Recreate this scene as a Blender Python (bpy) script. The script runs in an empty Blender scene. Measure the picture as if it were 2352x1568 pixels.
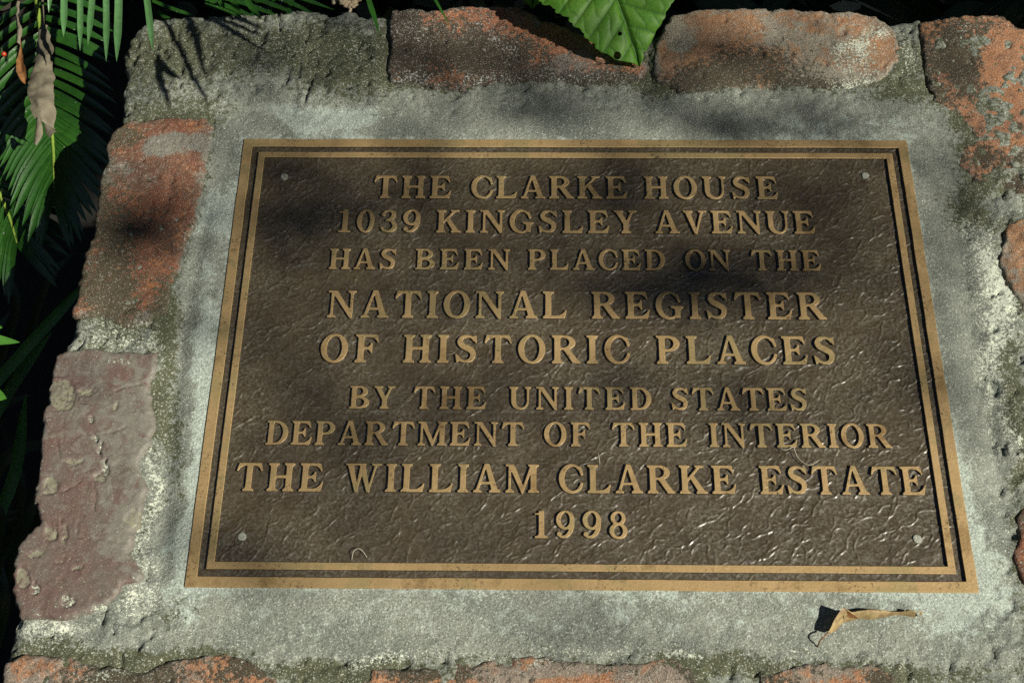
import bpy, math, random
import numpy as np
from mathutils import Matrix, Vector

random.seed(7)
rng = np.random.default_rng(11)
sc = bpy.context.scene
C = sc.collection

# ------------------------------------------------------------------ frame of reference
# The plinth has a sloping top.  Everything on it is written in (u, v, n): u to the right, v up the slope, n off the surface.
SLOPE = math.radians(25.0)
ORIGIN = Vector((0, 0, 0.55))
ROT = Matrix.Rotation(SLOPE, 4, 'X')
M = Matrix.Translation(ORIGIN) @ ROT

FW, FH, FPX = 2352.0, 1568.0, 50.0 / 36.0 * 2352.0     # size of the traced drawing, focal length in its pixels
Vc = np.array([78.0, 5641.0, -FPX]); Vc /= np.linalg.norm(Vc)
Uc = np.array([1.0, 0.0007, 0.0135]); Uc -= Uc.dot(Vc) * Vc; Uc /= np.linalg.norm(Uc)
Nc = np.cross(Uc, Vc)
B = np.stack([Uc, Vc, Nc], axis=1)                      # plane axes in camera axes
DIST = 0.9
CAM = B.T @ np.array([0, 0, 1.0]) * DIST                # camera position in (u, v, n)


def at(px, py, n=0.0):
    """point of the plane at height n that is traced at (px, py)"""
    px = np.asarray(px, float); py = np.asarray(py, float)
    d = np.stack([(px - FW / 2) / FPX, (FH / 2 - py) / FPX, -np.ones_like(px)], -1) @ B
    t = (n - CAM[2]) / d[..., 2]
    return CAM + d * t[..., None]


def to_px(P):
    q = (np.asarray(P, float) - CAM) @ B.T
    return FW / 2 + FPX * q[..., 0] / -q[..., 2], FH / 2 - FPX * q[..., 1] / -q[..., 2]


# ------------------------------------------------------------------ camera
cam = bpy.data.cameras.new('camera')
cam.sensor_width = 36.0
cam.lens = 50.0
cam.clip_start = 0.02
cam.clip_end = 200.0
camo = bpy.data.objects.new('camera', cam)
R4 = Matrix([[float(B.T[j][k]) for k in range(3)] + [0] for j in range(3)] + [[0, 0, 0, 1]])
camo.matrix_world = M @ Matrix.Translation(Vector(CAM)) @ R4
C.objects.link(camo)
sc.camera = camo

# ------------------------------------------------------------------ light
SUN_L = np.array([1.0, -0.5, 1.0]); SUN_L /= np.linalg.norm(SUN_L)      # towards the sun, in (u, v, n)
SUN_W = ROT.to_3x3() @ Vector(SUN_L)
sun = bpy.data.lights.new('sun', 'SUN')
sun.energy = 5.0
sun.angle = math.radians(0.53)
sun.color = (1.0, 0.945, 0.81)
suno = bpy.data.objects.new('sun', sun)
suno.rotation_euler = SUN_W.to_track_quat('Z', 'Y').to_euler()
C.objects.link(suno)
world = bpy.data.worlds.new('World')
sc.world = world
world.use_nodes = True
wn = world.node_tree
sky = wn.nodes.new('ShaderNodeTexSky')
sky.sky_type = 'NISHITA'
sky.sun_disc = False
sky.sun_elevation = math.asin(SUN_W.z)
sky.sun_rotation = math.atan2(SUN_W.x, SUN_W.y)
bg = wn.nodes['Background']
bg.inputs[1].default_value = 0.05
wn.links.new(sky.outputs[0], bg.inputs[0])
sc.view_settings.view_transform = 'Standard'
sc.view_settings.look = 'None'
sc.view_settings.gamma = 1.0
sc.view_settings.use_curve_mapping = False
sc.view_settings.exposure = 0.72
sc.cycles.use_denoising = False
sc.cycles.max_bounces = 6


# ------------------------------------------------------------------ helpers
def fbm(x, y, scale, octaves=4, seed=0, rough=0.5):
    x = np.asarray(x, float) / scale + seed * 17.31; y = np.asarray(y, float) / scale - seed * 9.17
    out = np.zeros_like(x); amp = 1.0; tot = 0.0
    for o in range(octaves):
        xi = np.floor(x).astype(np.int64); yi = np.floor(y).astype(np.int64)
        fx = x - xi; fy = y - yi
        fx = fx * fx * fx * (fx * (fx * 6 - 15) + 10); fy = fy * fy * fy * (fy * (fy * 6 - 15) + 10)

        def h(a, b):
            k = (a * 374761393 + b * 668265263 + (seed + o * 13) * 974634777) & 0xffffffff
            k = ((k ^ (k >> 13)) * 1274126177) & 0xffffffff
            return ((k ^ (k >> 16)) & 0xffff) / 32767.5 - 1.0
        v = (h(xi, yi) * (1 - fx) + h(xi + 1, yi) * fx) * (1 - fy) + (h(xi, yi + 1) * (1 - fx) + h(xi + 1, yi + 1) * fx) * fy
        out += v * amp; tot += amp
        amp *= rough; x = x * 2.03 + 3.7; y = y * 2.03 - 1.3
    return out / tot


def sstep(a, b, x):
    t = np.clip((np.asarray(x, float) - a) / (b - a), 0, 1)
    return t * t * (3 - 2 * t)


def poly_sdf(X, Y, poly):
    """signed distance to a polygon, negative inside"""
    d = np.full(X.shape, 1e9); inside = np.zeros(X.shape, bool)
    n = len(poly)
    for i in range(n):
        x1, y1 = poly[i]; x2, y2 = poly[(i + 1) % n]
        ex, ey = x2 - x1, y2 - y1
        L = ex * ex + ey * ey + 1e-18
        t = np.clip(((X - x1) * ex + (Y - y1) * ey) / L, 0, 1)
        d = np.minimum(d, (X - x1 - t * ex) ** 2 + (Y - y1 - t * ey) ** 2)
        c = ((y1 > Y) != (y2 > Y))
        xi = (x2 - x1) * (Y - y1) / ((y2 - y1) if y2 != y1 else 1e-18) + x1
        inside ^= c & (X < xi)
    d = np.sqrt(d)
    return np.where(inside, -d, d)


def poly_uv(pxpts, n=-0.003):
    p = np.array(pxpts, float)
    return at(p[:, 0], p[:, 1], n)[:, :2]


def tag(o, label=None, cat=None, group=None, kind=None):
    for k, v in (('label', label), ('category', cat), ('group', group), ('kind', kind)):
        if v:
            o[k] = v
    return o


class Root:
    """an Empty at the base of a thing, tilted like the plinth top; parts are given in (u, v, n)"""

    def __init__(s, name, pos, label, cat, group=None):
        s.o = bpy.data.objects.new(name, None)
        s.o.empty_display_size = 0.02
        s.pos = np.array(pos, float)
        s.o.matrix_world = M @ Matrix.Translation(Vector(s.pos))
        C.objects.link(s.o)
        tag(s.o, label, cat, group)

    def part(s, name, verts, faces, mats, parent=None, smooth=True, mat_idx=None, label=None):
        v = np.asarray(verts, float) - s.pos
        o = mesh_obj(name, v, faces, mats, smooth, mat_idx)
        o.parent = parent or s.o
        if label:
            o['label'] = label
        return o


def mesh_obj(name, verts, faces, mats, smooth=True, mat_idx=None):
    me = bpy.data.meshes.new(name)
    me.from_pydata([tuple(p) for p in np.asarray(verts, float).tolist()], [], faces if isinstance(faces, list) else faces.tolist())
    for m in (mats if isinstance(mats, (list, tuple)) else [mats]):
        me.materials.append(m)
    if mat_idx is not None:
        me.polygons.foreach_set('material_index', np.asarray(mat_idx, np.int32))
    if smooth:
        me.polygons.foreach_set('use_smooth', np.ones(len(me.polygons), bool))
    me.update()
    o = bpy.data.objects.new(name, me)
    C.objects.link(o)
    return o


def heightfield(poly, res, hfun, jit, skirt):
    """a surface over the polygon (in u, v) with its rim smoothed on to the outline and its sides running down"""
    poly = np.asarray(poly, float)
    lo = poly.min(0) - 0.006; hi = poly.max(0) + 0.006
    us = np.arange(lo[0], hi[0], res); vs = np.arange(lo[1], hi[1], res)
    U, V = np.meshgrid(us, vs)
    d = poly_sdf(U, V, poly)
    d = d + jit[0] * fbm(U, V, 0.012, 3, jit[1]) + jit[0] * 0.5 * fbm(U, V, 0.0045, 2, jit[1] + 5)
    ins = d < 0
    q = ins[:-1, :-1] | ins[1:, :-1] | ins[:-1, 1:] | ins[1:, 1:]
    gv, gu = np.gradient(d, res)
    g2 = np.maximum(gu * gu + gv * gv, 0.2)
    out = d > 0
    mv = np.where(out, np.minimum(d, res * 1.6), 0)
    U2 = U - mv * gu / g2; V2 = V - mv * gv / g2
    d2 = np.where(out, 0, d)
    Hh = hfun(U2, V2, -d2)
    nv, nu = U.shape
    idx = np.arange(nv * nu).reshape(nv, nu)
    f = np.stack([idx[:-1, :-1], idx[:-1, 1:], idx[1:, 1:], idx[1:, :-1]], -1)[q]
    used = np.unique(f)
    rm = np.full(nv * nu, -1); rm[used] = np.arange(len(used))
    f = rm[f]
    P = np.stack([U2.ravel(), V2.ravel(), Hh.ravel()], -1)[used]
    depth = (-d2).ravel()[used]
    e = np.concatenate([f[:, [0, 1]], f[:, [1, 2]], f[:, [2, 3]], f[:, [3, 0]]])
    key = np.sort(e, 1); key = key[:, 0] * 10_000_000 + key[:, 1]
    uq, first, cnt = np.unique(key, return_index=True, return_counts=True)
    be = e[first[cnt == 1]]
    bv = np.unique(be)
    rows = [P]; prev = bv; faces = [f]; base = len(P)
    for k, dn in enumerate((skirt * 0.08, skirt * 0.4, skirt)):
        Q = P[bv].copy(); Q[:, 2] -= dn
        wob = 0.0012 * fbm(Q[:, 0] + Q[:, 2], Q[:, 1] - Q[:, 2], 0.01, 3, 3 + k)
        Q[:, 0] += wob; Q[:, 1] += wob
        rows.append(Q)
        new = np.arange(base, base + len(bv)); base += len(bv)
        m1 = np.full(len(P), -1); m1[bv] = prev
        m2 = np.full(len(P), -1); m2[bv] = new
        faces.append(np.stack([m1[be[:, 1]], m1[be[:, 0]], m2[be[:, 0]], m2[be[:, 1]]], -1))
        prev = new
    P2 = np.concatenate(rows); depth = np.concatenate([depth] + [np.zeros(len(bv))] * 3)
    return P2, np.concatenate(faces), depth


def paint(o, P, blobs, extra=None):
    """stains and painted bright spots: soft patches (x, y, rx, ry, channel, amount) written to a colour attribute on the surface"""
    px, py = to_px(P)
    wx = px + 45 * fbm(P[:, 0], P[:, 1], 0.03, 4, 21); wy = py + 30 * fbm(P[:, 0], P[:, 1], 0.03, 4, 22)
    m = np.zeros((len(P), 4)); m[:, 3] = 1
    for (x, y, rx, ry, c, a) in blobs:
        r = ((wx - x) / rx) ** 2 + ((wy - y) / ry) ** 2
        m[:, 'rgb'.index(c)] += a * (1.35 if c == 'r' else 1.15) * np.exp(-r * 0.9)
    if extra is not None:
        m[:, :3] += extra
    m = np.clip(m, 0, 1)
    at_ = o.data.attributes.new('mask', 'FLOAT_COLOR', 'POINT')
    at_.data.foreach_set('color', m.ravel().astype(np.float32))


# ------------------------------------------------------------------ materials
def new_mat(name):
    m = bpy.data.materials.new(name)
    m.use_nodes = True
    nt = m.node_tree
    return m, nt, nt.nodes['Principled BSDF']


class G:
    """small wrapper to write node graphs"""

    def __init__(s, nt):
        s.nt = nt
        s.tc = nt.nodes.new('ShaderNodeTexCoord').outputs['Object']

    def n(s, t, **kw):
        nd = s.nt.nodes.new(t)
        for k, v in kw.items():
            setattr(nd, k, v)
        return nd

    def noise(s, scale, detail=3, rough=0.55, dist=0.0, vec=None, stretch=None):
        nd = s.n('ShaderNodeTexNoise')
        nd.inputs['Scale'].default_value = scale
        nd.inputs['Detail'].default_value = detail
        nd.inputs['Roughness'].default_value = rough
        nd.inputs['Distortion'].default_value = dist
        v = vec or s.tc
        if stretch:
            mp = s.n('ShaderNodeMapping')
            mp.inputs['Scale'].default_value = stretch
            s.nt.links.new(v, mp.inputs[0]); v = mp.outputs[0]
        s.nt.links.new(v, nd.inputs['Vector'])
        return nd.outputs['Fac']

    def math(s, op, a, b=None, clamp=False):
        nd = s.n('ShaderNodeMath', operation=op, use_clamp=clamp)
        for i, x in enumerate((a, b)):
            if x is None:
                continue
            if isinstance(x, (int, float)):
                nd.inputs[i].default_value = x
            else:
                s.nt.links.new(x, nd.inputs[i])
        return nd.outputs[0]

    def ramp(s, x, a, b, lo=0.0, hi=1.0):
        nd = s.n('ShaderNodeMapRange', interpolation_type='SMOOTHSTEP')
        nd.inputs[1].default_value = a; nd.inputs[2].default_value = b
        nd.inputs[3].default_value = lo; nd.inputs[4].default_value = hi
        s.nt.links.new(x, nd.inputs[0])
        return nd.outputs[0]

    def mix(s, fac, a, b, mode='MIX'):
        nd = s.n('ShaderNodeMix', data_type='RGBA', blend_type=mode)
        for sock, x in ((nd.inputs[0], fac), (nd.inputs[6], a), (nd.inputs[7], b)):
            if isinstance(x, (int, float)):
                sock.default_value = x
            elif isinstance(x, tuple):
                sock.default_value = (*x, 1)
            else:
                s.nt.links.new(x, sock)
        return nd.outputs[2]

    def bump(s, h, dist, strength=1.0, prev=None):
        nd = s.n('ShaderNodeBump')
        nd.inputs['Distance'].default_value = dist
        nd.inputs['Strength'].default_value = strength
        s.nt.links.new(h, nd.inputs['Height'])
        if prev is not None:
            s.nt.links.new(prev, nd.inputs['Normal'])
        return nd.outputs[0]

    def link(s, a, b):
        s.nt.links.new(a, b)


def stone_mat(name, A, Bc, grime=(0.035, 0.035, 0.022), film=(0.30, 0.31, 0.27), lichen=(0.54, 0.58, 0.48),
              grit=0.8, rough=0.85, patch=40.0, bias=(0.0, 0.0, 0.0), bumpd=0.0006, spec=0.25, A2=None, grain=850.0):
    m, nt, b = new_mat(name)
    g = G(nt)
    att = g.n('ShaderNodeAttribute', attribute_name='mask')
    sep = g.n('ShaderNodeSeparateColor')
    g.link(att.outputs['Color'], sep.inputs[0])
    n1 = g.noise(patch, 6, 0.6, 0.4)
    n2 = g.noise(grain, 3, 0.65)
    n3 = g.noise(300.0, 8, 0.74, 0.2)
    n4 = g.noise(560.0, 5, 0.78)
    n5 = g.noise(110.0, 8, 0.7, 0.5)
    n6 = g.noise(grain * 1.15, 2, 0.6)
    col = g.mix(g.ramp(n1, 0.35, 0.65), A, Bc)
    if A2:
        col = g.mix(g.ramp(n5, 0.52, 0.62), col, A2)
    film_f = g.ramp(g.math('ADD', g.math('ADD', sep.outputs[1], bias[1]), g.math('MULTIPLY', g.math('SUBTRACT', n5, 0.5), 1.7)), 0.32, 0.62, 0, 0.9)
    col = g.mix(film_f, col, film)
    col = g.mix(g.ramp(n2, 0.30, 0.68, grit * 0.85, 0), col, g.mix(0.78, col, (0.03, 0.03, 0.025)))
    gr_f = g.ramp(g.math('ADD', g.math('ADD', sep.outputs[0], bias[0]), g.math('MULTIPLY', g.math('SUBTRACT', n3, 0.5), 2.6)), 0.36, 0.58, 0, 0.95)
    col = g.mix(gr_f, col, grime)
    li_f = g.ramp(g.math('ADD', g.math('ADD', sep.outputs[2], bias[2]), g.math('MULTIPLY', g.math('SUBTRACT', n4, 0.5), 4.2)), 0.52, 0.74, 0, 0.92)
    col = g.mix(li_f, col, lichen)
    col = g.mix(g.ramp(n6, 0.57, 0.70, 0, grit * 0.8), col, g.mix(0.6, col, (0.85, 0.88, 0.80)))  # pale flecks paint the glints of the sand grains
    g.link(col, b.inputs['Base Color'])
    b.inputs['Roughness'].default_value = rough
    b.inputs['Specular IOR Level'].default_value = spec
    nb = g.bump(n3, bumpd * 3.2, 0.9)
    nb = g.bump(n2, bumpd * 1.5, 0.95, nb)
    nb = g.bump(li_f, 0.0007, 0.7, nb)
    g.link(nb, b.inputs['Normal'])
    return m


MORTAR = stone_mat('mortar', (0.180, 0.202, 0.174), (0.270, 0.290, 0.248), grime=(0.062, 0.068, 0.035), film=(0.41, 0.475, 0.425), grit=0.75, grain=760, patch=28, bumpd=0.00042)
BRICK_RED = stone_mat('brick_red', (0.245, 0.095, 0.052), (0.155, 0.083, 0.054), grime=(0.075, 0.065, 0.04), film=(0.21, 0.215, 0.185), A2=(0.36, 0.15, 0.06), grit=0.6)
BRICK_PURPLE = stone_mat('brick_purple', (0.108, 0.068, 0.060), (0.108, 0.090, 0.077), grime=(0.175, 0.17, 0.12), film=(0.150, 0.142, 0.122), lichen=(0.45, 0.5, 0.40), grit=0.22, rough=0.55, bumpd=0.00012)
BRICK_ORANGE = stone_mat('brick_orange', (0.41, 0.195, 0.095), (0.27, 0.135, 0.08), grime=(0.05, 0.045, 0.03), film=(0.25, 0.22, 0.18), grit=0.55)
BRICK_DARK = stone_mat('brick_mouldy', (0.40, 0.16, 0.075), (0.30, 0.12, 0.06), grime=(0.05, 0.045, 0.032), film=(0.22, 0.20, 0.18), lichen=(0.5, 0.5, 0.47), grit=0.7)
BRICK_BROWN = stone_mat('brick_brown', (0.34, 0.175, 0.085), (0.25, 0.145, 0.085), grime=(0.06, 0.052, 0.035), film=(0.25, 0.235, 0.19), grit=0.6)


def wall_mat():
    m, nt, b = new_mat('side_brickwork')
    g = G(nt)
    br = g.n('ShaderNodeTexBrick')
    br.inputs['Color1'].default_value = (0.32, 0.13, 0.07, 1); br.inputs['Color2'].default_value = (0.24, 0.10, 0.06, 1)
    br.inputs['Mortar'].default_value = (0.26, 0.26, 0.23, 1)
    br.inputs['Scale'].default_value = 4.6; br.inputs['Mortar Size'].default_value = 0.025
    mp = g.n('ShaderNodeMapping'); mp.inputs['Rotation'].default_value = (math.radians(65), 0, 0)
    g.link(g.tc, mp.inputs[0]); g.link(mp.outputs[0], br.inputs[0])
    nz = g.noise(160, 8, 0.7)
    g.link(g.mix(g.ramp(nz, 0.45, 0.62, 0, 0.7), br.outputs[0], (0.05, 0.05, 0.035)), b.inputs['Base Color'])
    b.inputs['Roughness'].default_value = 0.9
    g.link(g.bump(nz, 0.002), b.inputs['Normal'])
    return m


def bronze_mat():
    m, nt, b = new_mat('polished_bronze')
    g = G(nt)
    n1 = g.noise(30, 5, 0.6, 0.3)
    st = g.noise(60, 5, 0.7, 0, stretch=(1.2, 14, 14))
    pit = g.noise(620, 6, 0.72)
    spot = g.noise(48, 3, 0.6)
    tar = g.noise(20, 7, 0.62, 0.6)
    scr = g.noise(150, 6, 0.75, 0.4, stretch=(3, 1.2, 3))
    col = g.mix(g.ramp(n1, 0.35, 0.65), (0.43, 0.298, 0.145), (0.33, 0.232, 0.108))
    col = g.mix(g.ramp(st, 0.42, 0.62, 0, 0.25), col, (0.42, 0.30, 0.15))
    col = g.mix(g.ramp(tar, 0.54, 0.58, 0, 0.55), col, (0.27, 0.225, 0.105))
    col = g.mix(g.ramp(tar, 0.36, 0.44, 0.6, 0), col, (0.20, 0.125, 0.05))
    col = g.mix(g.ramp(scr, 0.60, 0.68, 0, 0.6), col, (0.5, 0.38, 0.22))
    pf = g.math('MULTIPLY', g.ramp(pit, 0.54, 0.63), g.ramp(spot, 0.42, 0.60, 0.2, 1.0))
    col = g.mix(g.math('MULTIPLY', pf, 0.85), col, (0.05, 0.035, 0.018))
    g.link(col, b.inputs['Base Color'])
    b.inputs['Metallic'].default_value = 0.55
    g.link(g.ramp(n1, 0.3, 0.7, 0.5, 0.66), b.inputs['Roughness'])
    b.inputs['Specular IOR Level'].default_value = 0.4
    nb = g.bump(pit, 0.00022, 0.8)
    nb = g.bump(n1, 0.0014, 0.6, nb)
    g.link(nb, b.inputs['Normal'])
    return m


def patina_mat():
    m, nt, b = new_mat('dark_lacquered_bronze')
    g = G(nt)
    n1 = g.noise(35, 5, 0.6, 0.3)
    n2 = g.noise(260, 6, 0.65)
    n3 = g.noise(800, 3, 0.6)
    n4 = g.noise(17, 4, 0.6)
    col = g.mix(g.ramp(n1, 0.35, 0.65), (0.038, 0.027, 0.014), (0.050, 0.037, 0.019))
    dust_sheen = g.math('MULTIPLY', g.ramp(g.noise(520, 5, 0.65), 0.42, 0.66), g.ramp(n4, 0.40, 0.62, 0.35, 1.0))
    col = g.mix(g.math('MULTIPLY', dust_sheen, 0.5), col, (0.125, 0.122, 0.094))  # dusty tone that also paints the grey sheen of the field
    col = g.mix(g.ramp(n3, 0.70, 0.80, 0, 0.55), col, (0.32, 0.34, 0.28))
    g.link(col, b.inputs['Base Color'])
    b.inputs['Metallic'].default_value = 0.0
    g.link(g.ramp(n2, 0.35, 0.7, 0.33, 0.50), b.inputs['Roughness'])
    b.inputs['Specular IOR Level'].default_value = 1.0
    nb = g.bump(n2, 0.00022, 0.7)
    nb = g.bump(n3, 0.0001, 0.6, nb)
    g.link(nb, b.inputs['Normal'])
    return m


def leaf_mat(name, A, Bc, rough=0.45, trans=0.25, spots=None, scale=60, spec=0.5, veins=None):
    m, nt, b = new_mat(name)
    g = G(nt)
    n1 = g.noise(scale, 5, 0.6, 0.3)
    n2 = g.noise(scale * 8, 4, 0.6)
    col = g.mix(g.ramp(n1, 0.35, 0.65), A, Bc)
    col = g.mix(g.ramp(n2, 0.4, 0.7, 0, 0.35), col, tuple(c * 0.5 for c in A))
    if spots:
        col = g.mix(g.ramp(n2, 0.68, 0.74, 0, 0.8), col, spots)
    if veins:
        col = g.mix(g.n('ShaderNodeAttribute', attribute_name='vein').outputs['Fac'], col, veins)  # dark vein lines put the shade of the furrows into the colour
    g.link(col, b.inputs['Base Color'])
    b.inputs['Roughness'].default_value = rough
    b.inputs['Specular IOR Level'].default_value = spec
    g.link(g.bump(n2, 0.0003, 0.6), b.inputs['Normal'])
    if trans:
        tr = g.n('ShaderNodeBsdfTranslucent')
        g.link(col, tr.inputs[0])
        mx = g.n('ShaderNodeMixShader'); mx.inputs[0].default_value = trans
        out = nt.nodes['Material Output']
        g.link(b.outputs[0], mx.inputs[1]); g.link(tr.outputs[0], mx.inputs[2]); g.link(mx.outputs[0], out.inputs['Surface'])
    return m


BRONZE = bronze_mat()
PATINA = patina_mat()
WALL = wall_mat()
VINE_GREEN = leaf_mat('vine_leaf_green', (0.065, 0.19, 0.018), (0.10, 0.24, 0.028), 0.5, 0.32, scale=45, spec=0.25, veins=(0.016, 0.062, 0.010))
VINE_VEIN = leaf_mat('vine_stalk_green', (0.05, 0.15, 0.025), (0.07, 0.18, 0.03), 0.5, 0.1)
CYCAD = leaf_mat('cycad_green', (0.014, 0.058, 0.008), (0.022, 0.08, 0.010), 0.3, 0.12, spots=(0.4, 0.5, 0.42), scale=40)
CYCAD_SHEEN = leaf_mat('cycad_green_sheen', (0.06, 0.15, 0.05), (0.085, 0.19, 0.075), 0.28, 0.12, spots=(0.45, 0.55, 0.48), scale=40)  # bluish sheen of the hanging leaflets put into a paler green
RACHIS = leaf_mat('cycad_rachis', (0.14, 0.22, 0.03), (0.18, 0.26, 0.04), 0.45, 0.0)
DRY_TAN = leaf_mat('dry_leaf_tan', (0.34, 0.255, 0.12), (0.20, 0.14, 0.065), 0.6, 0.15, scale=260)
DRY_BROWN = leaf_mat('dry_leaf_brown', (0.22, 0.10, 0.03), (0.15, 0.07, 0.025), 0.6, 0.2, scale=140)
WITHER = leaf_mat('withered_grey', (0.17, 0.15, 0.105), (0.11, 0.095, 0.066), 0.75, 0.12, scale=90)
CREAM = leaf_mat('dried_cream', (0.48, 0.40, 0.27), (0.33, 0.25, 0.16), 0.7, 0.1, scale=150)
FIBRE = leaf_mat('pale_fibre', (0.5, 0.47, 0.38), (0.4, 0.36, 0.27), 0.5, 0.1)
GRASS = leaf_mat('strap_green', (0.05, 0.16, 0.02), (0.07, 0.22, 0.025), 0.4, 0.25)
SHADE_LEAF = leaf_mat('shade_dark_leaf', (0.012, 0.030, 0.007), (0.018, 0.042, 0.010), 0.5, 0.08, scale=8)  # leaf green blackened so the colour itself carries deep shade
BERRY = leaf_mat('berry_red', (0.35, 0.04, 0.015), (0.28, 0.03, 0.01), 0.3, 0.0)
BARK = leaf_mat('bark', (0.10, 0.08, 0.06), (0.06, 0.05, 0.04), 0.9, 0.0, scale=20)
SOIL = leaf_mat('soil', (0.009, 0.008, 0.005), (0.006, 0.005, 0.003), 0.95, 0.0, scale=25)
SCREW = stone_mat('screw_grey', (0.40, 0.42, 0.36), (0.30, 0.32, 0.28), grit=0.6, grain=1600)

# ------------------------------------------------------------------ ground
gN = 90
gx, gy = np.meshgrid(np.linspace(-1, 1, gN), np.linspace(-1, 1, gN))
gx = np.sign(gx) * np.abs(gx) ** 2.2 * 40; gy = np.sign(gy) * np.abs(gy) ** 2.2 * 40
gz = 0.02 * fbm(gx, gy, 0.25, 4, 4)
gi = np.arange(gN * gN).reshape(gN, gN)
ground = mesh_obj('ground', np.stack([gx.ravel(), gy.ravel(), gz.ravel()], -1),
                  np.stack([gi[:-1, :-1], gi[:-1, 1:], gi[1:, 1:], gi[1:, :-1]], -1).reshape(-1, 4), SOIL)
ground['kind'] = 'structure'

# ------------------------------------------------------------------ brick plinth
plinth = Root('brick_plinth', (0, 0, -ORIGIN.z / math.cos(SLOPE)),
              'weathered brick and mortar plinth with a sloping top framing the bronze plaque', 'plinth')

SILH = [(352, 46), (400, 40), (500, 38), (600, 33), (700, 29), (748, 28), (756, 39), (764, 38), (790, 31), (818, 31), (840, 41), (880, 42),
        (905, 40), (960, 45), (1080, 42), (1190, 42), (1262, 75), (1340, 110), (1440, 132), (1505, 80), (1560, 52), (1700, 45), (1850, 48),
        (1985, 55), (2030, 58), (2052, 47), (2085, 44), (2112, 44), (2130, 70), (2250, 72), (2500, 90), (2560, 700), (2560, 1700), (2000, 1790),
        (900, 1790), (40, 1760), (2, 1620), (14, 1520), (27, 1470), (37, 1428), (62, 1400), (75, 1270), (118, 1180), (115, 1060), (150, 870), (150, 806),
        (160, 775), (172, 735), (205, 700), (235, 560), (262, 420), (282, 330), (275, 292), (282, 245), (285, 200), (291, 130), (310, 76), (330, 60)]

BRICKS = {
    'A': [(262, 296), (300, 278), (400, 270), (478, 272), (492, 296), (486, 345), (472, 415), (456, 470), (447, 520), (428, 560), (418, 610), (396, 655), (392, 725), (350, 742),
          (300, 758), (240, 735), (166, 722), (172, 700), (180, 650), (190, 615), (208, 555), (218, 490), (226, 420), (243, 380), (247, 318)],
    'B': [(150, 812), (200, 806), (290, 812), (366, 812), (364, 842), (346, 880), (349, 930), (361, 990), (350, 1030), (322, 1058), (323, 1100), (344, 1122), (330, 1170), (308, 1220),
          (300, 1275), (326, 1310), (320, 1340), (282, 1350), (270, 1376), (240, 1402), (150, 1424), (52, 1420), (42, 1402), (29, 1370), (36, 1310), (42, 1262), (60, 1236), (89, 1210),
          (85, 1185), (79, 1150), (83, 1100), (93, 1020), (98, 960), (111, 920), (119, 860), (129, 822)],
    'C': [(14, 1522), (60, 1500), (180, 1508), (240, 1530), (330, 1545), (400, 1515), (460, 1502), (520, 1496), (580, 1520), (640, 1560), (650, 1680), (620, 1760), (60, 1780), (0, 1700), (4, 1600)],
    'D': [(835, 1562), (850, 1535), (920, 1540), (1000, 1532), (1060, 1515), (1180, 1510), (1260, 1508), (1330, 1522), (1430, 1525), (1520, 1508), (1590, 1530), (1610, 1570), (1600, 1760), (850, 1760)],
    'E': [(1742, 1552), (1800, 1530), (1860, 1522), (1930, 1532), (2000, 1528), (2060, 1545), (2080, 1600), (2060, 1760), (1750, 1760), (1735, 1640)],
    'F': [(893, 30), (930, 23), (1000, 28), (1080, 22), (1188, 20), (1212, 30), (1248, 50), (1330, 80), (1400, 108), (1462, 125), (1490, 150), (1486, 185), (1440, 196), (1380, 200), (1330, 200),
          (1262, 190), (1180, 196), (1100, 198), (1060, 208), (1000, 208), (960, 197), (900, 192), (886, 170), (892, 110)],
    'G': [(1497, 110), (1520, 70), (1546, 40), (1600, 27), (1700, 23), (1850, 26), (1950, 31), (2010, 40), (2036, 56), (2052, 80), (2070, 118), (2072, 150), (2040, 178), (1980, 200), (1900, 206),
          (1800, 204), (1700, 206), (1640, 215), (1560, 210), (1510, 195), (1494, 165)],
    'H': [(2111, 48), (2140, 42), (2200, 38), (2270, 33), (2302, 36), (2352, 66), (2440, 110), (2520, 140), (2530, 470), (2440, 450), (2352, 446), (2245, 420), (2195, 382), (2200, 340), (2232, 325),
          (2225, 300), (2190, 262), (2140, 235), (2124, 180), (2116, 120)],
    'I': [(2306, 515), (2340, 500), (2420, 500), (2540, 520), (2560, 760), (2440, 745), (2352, 718), (2338, 690), (2308, 640), (2292, 600)],
    'J': [(2328, 1190), (2350, 1170), (2450, 1165), (2560, 1180), (2560, 1420), (2440, 1400), (2345, 1338), (2330, 1300)],
}
BMAT = dict(A=BRICK_RED, B=BRICK_PURPLE, C=BRICK_ORANGE, D=BRICK_ORANGE, E=BRICK_ORANGE, F=BRICK_DARK, G=BRICK_BROWN, H=BRICK_ORANGE, I=BRICK_BROWN, J=BRICK_RED)
BLAB = dict(A='dark red brick with orange speckled edge, upper left of the plaque', B='flaking purple brown brick at the left edge',
            C='orange brick under moss at the bottom left corner', D='orange brick along the bottom edge below the plaque', E='orange brick along the bottom edge below the dry leaf',
            F='black mouldy orange brick along the top edge', G='brown brick with pale lichen along the top edge', H='bright orange brick with black mould at the top right corner',
            I='brown brick at the right edge beside white lichen', J='red brick at the right edge near the plaque corner')
UV = {k: poly_uv(v) for k, v in BRICKS.items()}
PLQ = at(np.array([560, 2082, 2248, 422.0]), np.array([322, 318, 1355, 1352.0]), 0.0)
u0 = (PLQ[0][0] + PLQ[3][0]) / 2; u1 = (PLQ[1][0] + PLQ[2][0]) / 2
v1 = (PLQ[0][1] + PLQ[1][1]) / 2; v0 = (PLQ[2][1] + PLQ[3][1]) / 2


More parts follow.
